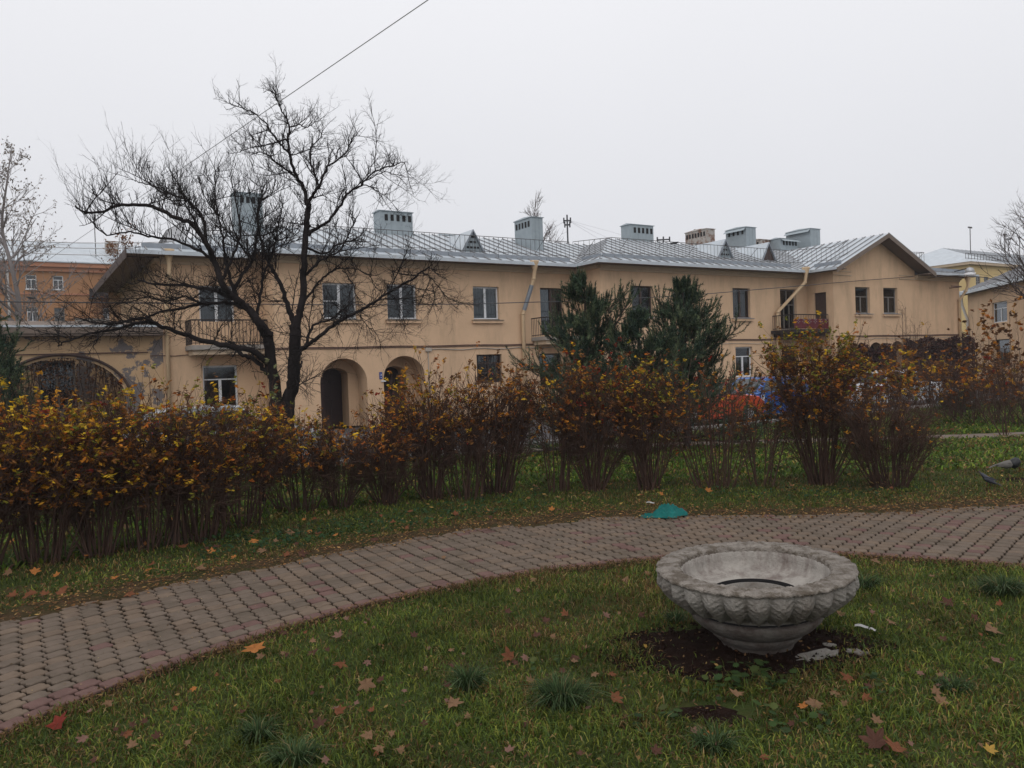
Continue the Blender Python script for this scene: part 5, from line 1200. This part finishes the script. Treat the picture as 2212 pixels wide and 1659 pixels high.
# ---------------------------------------------------------------- stone planter
UR = empty('stone_planter', (URN[0], URN[1], 0)); UR.rotation_euler = (math.radians(1.2), math.radians(-1.6), .15)
tag(UR, 'round concrete planter bowl with carved leaf band on the lawn', 'planter')
NL, TAU = 27, 2 * math.pi
def leafdisp(t, v):
    """v 0 top .. 1 bottom tips; carved palm leaf"""
    u = (t * NL / TAU) % 1.0 - .5; a = abs(u) * 2
    body = .052 * (1 - a ** 2.2); rib = .014 * math.exp(-(a / .16) ** 2)
    g = math.sin((v * 6.5 + (a ** .7) * 1.6) * TAU); fl = .0030 * g * min(1, a * 3.0) * (1 - max(0, a - .85) * 6) * max(0, 1 - max(0, v - .62) * 4)
    tip = 0
    if v > .62:
        w = (v - .62) / .38; half = (1 - w) * .95 + .02; tip = -.05 if a > half else 0
        u2 = abs(abs(u) - .5) * 2; 
        if v < .93 and u2 < .28 * (1 - ((v - .76) / .17) ** 2 if abs(v - .76) < .17 else 0): tip = -.008
    return body + rib + fl + tip
prof = []
nv = 54
seg = NL * 20
def fn_band(r, z, t):
    v = (.575 - z) / (.575 - .325)
    return (r + leafdisp(t, v) * min(1, .30 + v * 1.8), z + (.004 * math.sin(t * NL * 3 + 1.3 * math.sin(t * 7)) if v < .04 else 0))
bp = [(.668 - .185 * (v ** 1.7) + .012 * math.sin(v * math.pi), .575 - .25 * v) for v in [i / nv for i in range(nv + 1)]]
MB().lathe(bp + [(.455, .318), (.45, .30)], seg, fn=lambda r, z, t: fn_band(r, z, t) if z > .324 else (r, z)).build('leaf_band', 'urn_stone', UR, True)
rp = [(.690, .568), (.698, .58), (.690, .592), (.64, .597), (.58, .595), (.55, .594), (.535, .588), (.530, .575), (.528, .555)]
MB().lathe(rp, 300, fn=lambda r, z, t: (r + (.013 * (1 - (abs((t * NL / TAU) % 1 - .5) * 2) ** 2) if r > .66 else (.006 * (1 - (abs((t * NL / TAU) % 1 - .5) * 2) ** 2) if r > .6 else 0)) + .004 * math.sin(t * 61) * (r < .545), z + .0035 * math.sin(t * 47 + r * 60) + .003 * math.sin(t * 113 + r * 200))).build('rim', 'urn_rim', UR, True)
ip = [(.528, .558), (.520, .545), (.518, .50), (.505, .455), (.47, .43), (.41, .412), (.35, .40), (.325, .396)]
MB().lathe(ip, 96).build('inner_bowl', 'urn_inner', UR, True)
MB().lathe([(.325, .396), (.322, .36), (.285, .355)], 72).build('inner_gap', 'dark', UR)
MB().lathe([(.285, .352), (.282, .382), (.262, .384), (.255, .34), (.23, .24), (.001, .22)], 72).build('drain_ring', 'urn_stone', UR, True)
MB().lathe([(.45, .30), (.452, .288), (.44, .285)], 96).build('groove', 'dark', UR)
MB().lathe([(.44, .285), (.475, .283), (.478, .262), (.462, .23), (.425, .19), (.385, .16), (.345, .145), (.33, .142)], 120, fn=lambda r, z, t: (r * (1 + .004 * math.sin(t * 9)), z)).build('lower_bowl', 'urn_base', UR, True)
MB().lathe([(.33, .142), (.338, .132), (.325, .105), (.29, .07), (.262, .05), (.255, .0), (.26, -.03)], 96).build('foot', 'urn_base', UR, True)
# broken pale fragments lying in the soil to its right
random.seed(12)
for i, (px, py, a, b2, lab) in enumerate([(1765, 1420, .19, .075, 'longest pale flake of broken concrete beside the planter foot'), (1790, 1398, .05, .03, 'tiny pale chip nearest the planter foot'), (1853, 1413, .075, .05, 'pale concrete flake farthest from the planter')]):
    X, Y = G(px, py); o = empty('concrete_fragment', (X, Y, 0), rnd(.2, .5) if i == 0 else rnd(-.5, .5)); tag(o, lab, 'rubble', 'broken concrete flakes by the planter'); m = MB(); n = 22; top_, bot = [], []
    for k in range(n):
        t = TAU * k / n; q = rnd(.72, 1.12); top_.append((a * q * math.cos(t), b2 * q * math.sin(t), .022 + rnd(-.004, .006) + .06 * b2 * math.cos(t))); bot.append((a * q * 1.06 * math.cos(t), b2 * q * 1.06 * math.sin(t), -.01))
    m.face(top_)
    for k in range(n): j = (k + 1) % n; m.face([bot[k], bot[j], top_[j], top_[k]])
    m.build('flake', 'urn_stone', o)

# ---------------------------------------------------------------- fallen leaves
def maple_mesh(col, seed, lobes=5):
    random.seed(seed); m = MB(); pts = []; L = [1.0, .95, .78, .78, .95] ; angs = [90, 35, -25, 205, 145]
    order = sorted(zip(angs, L)); ring = []
    for i, (a, l) in enumerate(order):
        a2 = order[(i + 1) % 5][0] + (360 if i == 4 else 0); l *= rnd(.85, 1.1)
        for da, q in ((-19, .66), (-9, .8), (0, 1.0), (8, .82), (20, .64)): t = math.radians(a + da); ring.append((l * q * math.cos(t), l * q * math.sin(t)))
        t = math.radians((a + a2) / 2); ring.append((.46 * math.cos(t), .46 * math.sin(t)))
    cu = rnd(.25, .6); tw = rnd(-.3, .3)
    z = lambda x, y: cu * (x * x * .55 + y * y * .4 * (1 if seed % 2 else -.3)) + tw * x * y + .08
    for i in range(len(ring)):
        a, b = ring[i], ring[(i + 1) % len(ring)]; k = vary(col, .12); m.face([(0, 0, z(0, 0)), (a[0], a[1], z(*a)), (b[0], b[1], z(*b))], k)
    m.tube([(0, 0, z(0, 0)), (0, -.5, .1), (.05, -.95, .25)], .02, 3, c=(.12, .06, .03)); me = m.build('maple_leaf', 'leaf'); d = me.data; bpy.data.objects.remove(me); return d
LC = {'orange': (.36, .14, .04), 'rust': (.17, .065, .032), 'tan': (.20, .115, .065), 'pink': (.19, .105, .08), 'yellow': (.36, .22, .05), 'brown': (.09, .042, .03), 'crimson': (.17, .03, .02)}
LM = {k: [maple_mesh(c, i * 7 + j) for j in range(2)] for i, (k, c) in enumerate(LC.items())}
LV = [(550, 1418, 'orange', .088, 'largest orange maple leaf beside the path edge'), (128, 1582, 'crimson', .068, 'dark red leaf at the lower left path edge'), (732, 1387, 'pink', .045, 'pinkish leaf near the top middle of the left lawn'), (677, 1422, 'brown', .042, 'small brown leaf right of the largest orange leaf'), (1101, 1433, 'rust', .055, 'folded rust-brown leaf alone in mid lawn'), (735, 1450, 'rust', .05, 'rust leaf below the pinkish one'), (792, 1493, 'tan', .058, 'tan leaf above the dark grass tuft on the left'), (980, 1537, 'tan', .052, 'tan oak-like leaf left of the largest grass tuft'), (1329, 1524, 'rust', .048, 'leaf right of the largest grass tuft'), (586, 1588, 'orange', .034, 'small orange leaf beside a left grass tuft'), (732, 1553, 'rust', .040, 'small rust leaf in the lower left lawn'), (690, 1582, 'brown', .04, 'brown leaf near the bottom of the left lawn'), (1395, 1408, 'yellow', .018, 'tiny yellow leaf on the bare soil'), (1735, 1542, 'orange', .030, 'bright orange leaf below the planter'), (1760, 1538, 'tan', .055, 'tan leaf touching the bright orange one'), (1834, 1481, 'rust', .045, 'upright rust leaf right of the weeds'), (1870, 1522, 'rust', .032, 'small rust leaf below the upright one'), (1925, 1356, 'tan', .040, 'tan leaf to the right of the pale fragments'), (2140, 1375, 'tan', .065, 'long tan leaf in the right lawn'), (2050, 1316, 'brown', .055, 'brown leaf in the upper right lawn'), (1815, 1338, 'tan', .038, 'small tan leaf just right of the planter'), (1890, 1222, 'tan', .048, 'tan leaf at the path edge right of the planter'), (2150, 1442, 'pink', .045, 'pale pink leaf near the right edge'), (1893, 1625, 'brown', .065, 'dark purple-brown leaf at the bottom'), (1935, 1638, 'rust', .062, 'rust leaf beside the dark one at the bottom'), (2138, 1639, 'yellow', .035, 'pale yellow leaf in the bottom right corner'), (2030, 1530, 'tan', .04, 'faded leaf in the lower right lawn'), (1590, 1515, 'tan', .045, 'curled tan leaf below the weeds'), (1352, 1262, 'tan', .038, 'tan leaf left of the planter near the path'), (1398, 1248, 'tan', .036, 'tan leaf closest to the path left of the planter'), (1385, 1340, 'brown', .03, 'small brown leaf left of the planter'), (1150, 1262, 'tan', .034, 'flat tan leaf just below the curved path'), (1222, 1338, 'rust', .04, 'rust leaf in the middle of the upper lawn'), (1530, 1608, 'orange', .03, 'small orange leaf at the bottom below the planter'), (797, 1606, 'tan', .036, 'light tan leaf near the bottom left of centre'), (182, 1612, 'pink', .035, 'pinkish leaf below the dark red leaf'), (420, 1500, 'orange', .022, 'tiny orange leaf near the left lawn edge'), (1180, 1352, 'brown', .035, 'brown curled leaf in mid lawn'), (2160, 1316, 'rust', .03, 'small rust leaf by the right dark tuft'), (1830, 1260, 'tan', .03, 'small leaf close behind the planter'),
      (960, 1210, 'tan', .03, 'leaf lying on the paved path'), (885, 1112, 'rust', .05, 'rust leaf under the low hedge'), (395, 1190, 'rust', .06, 'rust leaf under the thick stem clump'), (325, 1240, 'orange', .045, 'orange leaf at the verge beside the path'), (280, 1292, 'rust', .05, 'rust leaf on the path edge at left'), (140, 1282, 'rust', .055, 'rust leaf lying on the left verge')]
random.seed(77)
def putleaf(X, Y, kind, s, z, label, group='fallen maple leaves', name='fallen_leaf'):
    o = bpy.data.objects.new(name, random.choice(LM[kind])); COL.objects.link(o); o.location = (X, Y, z + s * .25); s *= 1.35; o.scale = (s, s, s); o.rotation_mode = 'XYZ'; o.rotation_euler = (rnd(.0, .85), rnd(-.4, .4), rnd(-.6, .6)); o.rotation_euler = (Matrix.Rotation(rnd(.1, .75), 3, 'X') @ Matrix.Rotation(rnd(-.35, .35), 3, 'Y') @ Matrix.Rotation(rnd(0, 6.28), 3, 'Z')).to_euler(); tag(o, label, 'leaf', group)
for px, py, kd, s, lab in LV:
    X, Y = G(px, py); grass = (Y < ynear(X)) or Y > yfar(X); putleaf(X, Y, kd, s, .035 if grass else .028, lab)
for i in range(170):
    px, py = rnd(0, 2212), rnd(1230, 1659); X, Y = G(px, py)
    if float(ynear(X)) < Y + .05 or X < -3.3: continue
    if urn_dirt(np.array([X]), np.array([Y]))[0] < 1.2: continue
    putleaf(X, Y, random.choice(('tan', 'rust', 'brown', 'pink', 'tan', 'brown')), rnd(.016, .034), .032, 'small faded brown leaf half sunk in the near lawn', 'small faded leaves in the near lawn')
for i in range(170):
    px, py = rnd(0, 2212) if i % 2 else rnd(0, 900), rnd(1055, 1330); X, Y = G(px, py)
    if float(yfar(X)) > Y or Y > 13: continue
    putleaf(X, Y, random.choice(('rust', 'orange', 'brown', 'tan', 'rust')), rnd(.03, .06), .035, 'brown maple leaf on the verge by the hedge', 'leaves on the verge')
m = MB(); random.seed(78)
for i in range(19000):
    X = rnd(-9, 11); off = abs(random.gauss(0, .75)) - .45; Y = float(yfar(X)) + off
    if off < 0 and random.random() < .4: continue
    leafq(m, Vector((X, Y, .036 + rnd(0, .02))), rnd(.008, .026), vary(random.choice(((.34, .21, .08), (.19, .10, .04), (.12, .06, .03), (.26, .13, .05), (.09, .05, .03), (.13, .07, .035))), .25), .75)
for i in range(4500):
    X = rnd(-3.6, 7); Y = float(ynear(X)) - abs(random.gauss(0, .16)) + .07; leafq(m, Vector((X, Y, .026 + rnd(0, .015))), rnd(.008, .02), vary(random.choice(((.16, .09, .045), (.11, .06, .03), (.20, .12, .06))), .3), .7)
for i in range(2600):
    X, Y = G(rnd(-100, 2300), rnd(1220, 1700))
    if Y > float(ynear(X)) or X < -3.4: continue
    leafq(m, Vector((X, Y, rnd(.02, .04))), rnd(.008, .02), vary(random.choice(((.20, .12, .05), (.13, .07, .035), (.26, .17, .06), (.09, .05, .03))), .3), .6)
for i in range(2200):
    X = rnd(-5, 9); Y = rnd(float(ynear(X)) if X > -4.6 else 3, float(yfar(X))); leafq(m, Vector((X, Y, .026)), rnd(.005, .013), vary(random.choice(((.12, .08, .04), (.30, .22, .11), (.10, .06, .03))), .3), .9)
for i in range(5200):
    X, Y = rnd(-10, 18), rnd(11.5, 26); leafq(m, Vector((X, Y, rnd(.05, .1))), rnd(.02, .05), vary(random.choice(((.30, .20, .06), (.26, .14, .06), (.16, .08, .04))), .3), .6)
# moss and crumbs in the joints of the path
tag(m.build('leaf_litter', 'leaf'), 'small dry leaves and crumbs strewn along verge, lawn and path', None, None, 'stuff')

# ---------------------------------------------------------------- small things: cloth, paper, feather
X, Y = G(1431, 1120); random.seed(4)
def cloth(nx_=130, ny_=70):
    m = MB(); P = {}
    for i in range(nx_ + 1):
        for j in range(ny_ + 1):
            u, v = i / nx_ * 2 - 1, j / ny_ * 2 - 1; r = math.hypot(u, v)
            q = 1 / max(1.0, r / (1.0 + .0 * u)) ; uu, vv = (u * q if r > 1 else u), (v * q if r > 1 else v)
            ed = 1 - min(1, math.hypot(uu, vv)); W0 = .29 * (1 + .12 * math.sin(3 * math.atan2(vv, uu) + 1) + .14 * math.sin(7 * math.atan2(vv, uu) + 2))
            x, y = uu * W0, vv * .15 * (1 + .1 * math.sin(5 * uu)); sg_ = 1 / (1 + math.exp(-(uu + .12) * 9)); lump = .22 + .78 * sg_; y *= .55 + .6 * sg_
            z = .012 + .15 * lump * min(1, ed * 3.2) ** .6 * (.78 + .22 * math.sin(7 * uu + 5 * vv)) + .030 * abs(math.sin(8 * uu + 5 * math.sin(4 * vv + uu * 3))) * min(1, ed * 5) - .034 * abs(math.sin(9 * vv + 7 * uu + 2 * math.sin(6 * uu))) * min(1, ed * 5) + .007 * math.sin(27 * uu - 19 * vv) * min(1, ed * 5)
            P[i, j] = (x, y, max(.004, z))
    for i in range(nx_):
        for j in range(ny_): m.face([P[i, j], P[i + 1, j], P[i + 1, j + 1], P[i, j + 1]])
    return m
o = cloth().build('crumpled_cloth', 'teal_cloth', None, True); o.location = (X, Y, .018); o.rotation_euler = (0, 0, .08); tag(o, 'crumpled teal cloth lying on the paved path', 'cloth')
def scrap(name, label, px, py, L, wd, cat):
    X, Y = G(px, py); m = MB(); n = 8
    for i in range(n):
        a, b = i / n, (i + 1) / n; z = lambda t: .03 + .007 * math.sin(t * 5); w = lambda t: wd * (.6 + .5 * math.sin(t * 3.1)); m.face([(a * L - L / 2, -w(a), z(a)), (b * L - L / 2, -w(b), z(b)), (b * L - L / 2, w(b), z(b) + .01), (a * L - L / 2, w(a), z(a) + .01)])
    o = m.build(name, 'litter'); o.location = (X, Y, .01); o.rotation_euler = (0, 0, -.4); tag(o, label, cat)
scrap('paper_scrap', 'twisted scrap of white paper on the verge above the teal cloth', 1405, 1092, .12, .018, 'paper'); scrap('feather', 'pale grey feather lying in the grass right of the planter', 1862, 1365, .10, .014, 'feather')
scrap('paper_scrap', 'small pale scrap of litter between the feather and a tan leaf', 1885, 1372, .05, .008, 'paper')

# ---------------------------------------------------------------- birds
def bird(name, label, px, py, L, rz, body_pts, mats, head_at, beak, cat):
    X, Y = G(px, py); o = empty(name, (X, Y, 0), rz); tag(o, label, cat)
    m = MB(); n = 14; b0 = 0
    for (x, z, rw, rh) in body_pts:
        for j in range(n): t = TAU * j / n; m.v.append((x * L, rw * L * math.cos(t), z * L + rh * L * math.sin(t)))
    for i in range(len(body_pts) - 1):
        for j in range(n): a, b = i * n + j, i * n + (j + 1) % n; m.f.append((a, b, b + n, a + n)); m.m.append(0); m.c.append(None)
    m.f.append(tuple(range(n - 1, -1, -1))); m.m.append(0); m.c.append(None); k = (len(body_pts) - 1) * n; m.f.append(tuple(range(k, k + n))); m.m.append(0); m.c.append(None)
    m.build('body', mats[0], o, True)
    for sg in (-1, 1):
        w = MB(); pts = [(.16, .02), (.02, .10), (-.30, .02), (-.52, -.12), (-.2, -.10), (.08, -.08)]
        c = [(x * L, sg * .19 * L * (1 - 1.1 * max(0, -x)), (body_pts[3][1] + z) * L) for x, z in pts]; c2 = [(x, y_ + sg * .012 * L, z) for x, y_, z in c]
        if sg > 0: c, c2 = c2, c
        w.face(c[::-1]); w.face(c2)
        for i in range(6): w.face([c[i], c[(i + 1) % 6], c2[(i + 1) % 6], c2[i]])
        w.build('wing', mats[1], o)
        MB().tube([(0.0, sg * .07 * L, .22 * L), (.02 * L, sg * .07 * L, .04 * L), (.1 * L, sg * .08 * L, .005)], .012 * L, 5).build('leg', mats[3], o)
        MB().lathe([(.001, -.014 * L), (.014 * L, 0), (.001, .014 * L)], 6).build('eye', mats[4], o).location = (head_at[0] * L, sg * head_at[2] * L, head_at[1] * L)
    hx, hz, hr = head_at
    MB().tube([(beak[0] * L, 0, beak[1] * L), (beak[2] * L, 0, beak[3] * L)], [beak[4] * L, .004], 6, True).build('beak', mats[2], o)
    m = MB(); tp = body_pts[0]; m.hexa([(tp[0] * L, -.05 * L, tp[1] * L - .01), (tp[0] * L, .05 * L, tp[1] * L - .01), ((tp[0] - .3) * L, .07 * L, (tp[1] - .14) * L - .006), ((tp[0] - .3) * L, -.07 * L, (tp[1] - .14) * L - .006)][::-1] + [(tp[0] * L, -.05 * L, tp[1] * L + .012), (tp[0] * L, .05 * L, tp[1] * L + .012), ((tp[0] - .3) * L, .07 * L, (tp[1] - .14) * L + .004), ((tp[0] - .3) * L, -.07 * L, (tp[1] - .14) * L + .004)][::-1]); m.build('tail', mats[1], o)
bird('pigeon', 'grey pigeon standing on the grass at the right', 2132, 1050, .26, math.radians(150), [(-.52, .16, .05, .035), (-.36, .24, .12, .10), (-.15, .36, .19, .18), (.06, .48, .20, .21), (.20, .62, .16, .17), (.31, .74, .075, .075), (.345, .82, .062, .062), (.38, .86, .052, .052), (.42, .86, .025, .025)], ['pigeon_grey', 'pigeon_grey', 'iron', 'hip', 'tail_light'], (.37, .87, .055), (.41, .86, .48, .845, .018), 'bird')
bird('hooded_crow', 'black-headed grey crow pecking on the bare patch at the right edge', 2178, 1022, .36, math.radians(-12), [(-.52, .40, .05, .04), (-.33, .40, .13, .11), (-.12, .40, .20, .19), (.1, .43, .20, .20), (.24, .50, .15, .16), (.32, .56, .10, .11), (.38, .57, .085, .085), (.43, .55, .05, .05)], ['crow_grey', 'crow_grey', 'crow_black', 'crow_black', 'crow_black'], (.38, .60, .07), (.42, .56, .58, .47, .03), 'bird')
h_ = MB().lathe([(.001, -.085), (.055, -.07), (.072, -.02), (.058, .03), (.042, .06), (.001, .08)], 14); X, Y = G(2178, 1022)
crow = [o for o in bpy.data.objects if o.name.startswith('hooded_crow')][0]
hd = h_.build('head', 'crow_black', crow, True); hd.location = (.105, 0, .18); hd.rotation_euler = (0, math.radians(40), 0); hd.scale = (1.25, 1.25, 1.25)

for i, (px, py, Y, lab) in enumerate(((1458, 529, 37.0, 'black crow perched on the roof slope between two chimneys'), (1129, 788, 14.5, 'black bird flying low before the downpipe by the barred window'), (66, 648, 40.0, 'black bird flying in front of the orange block'))):
    nb = set(bpy.data.objects); bird('crow', lab, 1000, 1200, (.45, .16, .5)[i], (.3, 2.2, 3.0)[i], [(-.55, .40, .04, .03), (-.35, .40, .10, .07), (-.12, .40, .15, .11), (.1, .42, .14, .12), (.24, .46, .09, .09), (.34, .50, .075, .075), (.42, .50, .05, .05)], ['crow_black'] * 5, (.38, .52, .06), (.42, .50, .56, .47, .025), 'bird')
    [o for o in bpy.data.objects if o not in nb and o.parent is None][0].location = Vector(at(px, py, Y)) - Vector((0, 0, .1))
# ---------------------------------------------------------------- parked cars
def car(label, s, y, paint, flip=1, name='parked_car', L=4.1, hgt=1.48):
    o = framed(name, s, y); tag(o, label, 'car', 'cars parked along the street')
    n = 13
    W2 = .84
    prof = [(-L / 2, .52), (-L / 2 + .05, .86), (-L / 2 + .25, .98), (-L / 2 + .42, hgt - .06), (-L * .18, hgt), (L * .08, hgt - .01), (L * .24, .98), (L / 2 - .25, .86), (L / 2 - .02, .66), (L / 2, .45), (L / 2 - .08, .22), (-L / 2 + .08, .22)]
    prof = [(flip * x, z) for x, z in prof]
    def ring(w): return [(s + x * (1 if z < 1.0 else .985), y + w * (1 if z < 1.0 else .80) * (1 if z > .3 else .94), z) for x, z in prof]
    m = MB(); m.mt(paint); ws = [-W2, -W2 * .93, 0, W2 * .93, W2]; rings = []
    for w in ws:
        k = abs(w) / W2; rings.append([(s + (q[0] - s) * (1 - .02 * (k > .95)), q[1], q[2] - (.03 if k > .95 and q[2] > .8 else 0)) for q in ring(w)])
    K = len(prof)
    for i in range(4):
        for j in range(K): m.face([rings[i][j], rings[i][(j + 1) % K], rings[i + 1][(j + 1) % K], rings[i + 1][j]])
    for q, rv in ((rings[0], 1), (rings[-1], -1)):
        m.face([q[j] for j in (0, 1, 2, 6, 7, 8, 9, 10, 11)][::rv]); m.face([q[j] for j in (2, 3, 4, 5, 6)][::rv])
    bo = m.build('body', None, o, False); bv = bo.modifiers.new('edge', 'BEVEL'); bv.width = .035; bv.segments = 2; bv.limit_method = 'ANGLE'; bv.angle_limit = math.radians(20)
    for sg in (-1, 1):
        for a, b in ((-L / 2 + .52, -L * .12), (-L * .09, L * .13)):
            q = MB(); e = .012 * sg; yb, yt = y + sg * (W2 + .002), y + sg * (W2 * .80 + .004)
            xa, xb = (a + .02, b) if a < -L * .2 else (a, b)
            yb = y + sg * (W2 * .985 + .012); yt = y + sg * (W2 * .835 + .014); q.face([(s + flip * xa, yb, 1.0), (s + flip * (xb + (.22 if b > 0 else 0)), yb, 1.0), (s + flip * (xb - (.08 if b > 0 else 0)), yt, hgt - .12), (s + flip * (xa + .10), yt, hgt - .12)]); q.build('side_window', 'car_glass', o)
        for x in (-L * .31, L * .31):
            wx, wy = s + x, y + sg * (W2 - .02)
            w = MB(); n2 = 20
            for (r, dy) in ((.19, .03), (.31, .03), (.315, -.16)):
                for k in range(n2): t = TAU * k / n2; w.v.append((wx + r * math.cos(t), wy + sg * dy, .31 + r * math.sin(t)))
            for i in range(2):
                for k in range(n2): a, b = i * n2 + k, i * n2 + (k + 1) % n2; w.f.append((a, b, b + n2, a + n2)); w.m.append(0); w.c.append(None)
            wo_ = w.build('wheel', 'tyre', o); r_ = MB(); r_.face([(wx + .19 * math.cos(TAU * k / 14), wy + sg * .022, .31 + .19 * math.sin(TAU * k / 14)) for k in range(14)][::sg]); r_.build('wheel_rim', 'rim', wo_)
        for x, mm, nm in ((-1, 'tail_light', 'tail_light'), (1, 'head_light', 'headlight')):
            q = MB(); xx = s + flip * x * (L / 2 - .03); q.box(xx - .06, xx + .06, y + sg * .62 - .16, y + sg * .62 + .16, .68, .9); q.build(nm, mm, o)
    for a, z0, b, z1 in ((-L / 2 + .26, 1.0, -L / 2 + .41, hgt - .1), (L * .235, 1.0, L * .095, hgt - .06)):
        q = MB(); off = -.02 if a < 0 else .02; q.face([(s + flip * (a + off), y - .68, z0), (s + flip * (a + off), y + .68, z0), (s + flip * (b + off), y + .56, z1), (s + flip * (b + off), y - .56, z1)]); q.build('windscreen', 'car_glass', o)
def carpos(px, D): return W(px, 850, D)[0]
car('orange hatchback parked behind the red-hipped bush', carpos(1520, 19.2), 19.2, 'orange_car'); car('blue hatchback parked just beyond the orange car', carpos(1640, 19.3), 19.3, 'blue_car', -1)
car('white car parked behind the right end of the hedge', carpos(1935, 19.4), 19.4, 'white_car'); car('silver car behind the golden bushes under the left balcony', carpos(470, 19.2), 19.2, 'silver_car')
tag(MB().box(0, .01, 0, .01, 0, .01).build('x', 'dark'), None) if False else None

# ---------------------------------------------------------------- misty air
hz = MB(); hz.box(-70, 110, -6, 125, -1, 20); hz = hz.build('haze', 'dark'); hz['kind'] = 'stuff'; hz.data.materials.clear()
hm = bpy.data.materials.new('misty_air'); hm.use_nodes = True; hm.node_tree.nodes.clear(); pv = hm.node_tree.nodes.new('ShaderNodeVolumePrincipled'); pv.inputs['Density'].default_value = .0006; pv.inputs['Color'].default_value = (.93, .94, .97, 1)
ho = hm.node_tree.nodes.new('ShaderNodeOutputMaterial'); hm.node_tree.links.new(pv.outputs[0], ho.inputs['Volume']); hz.data.materials.append(hm)
print('tris', sum(sum(len(p.vertices) - 2 for p in o.data.polygons) for o in bpy.data.objects if o.type == 'MESH' and len(o.data.polygons) < 9e5))
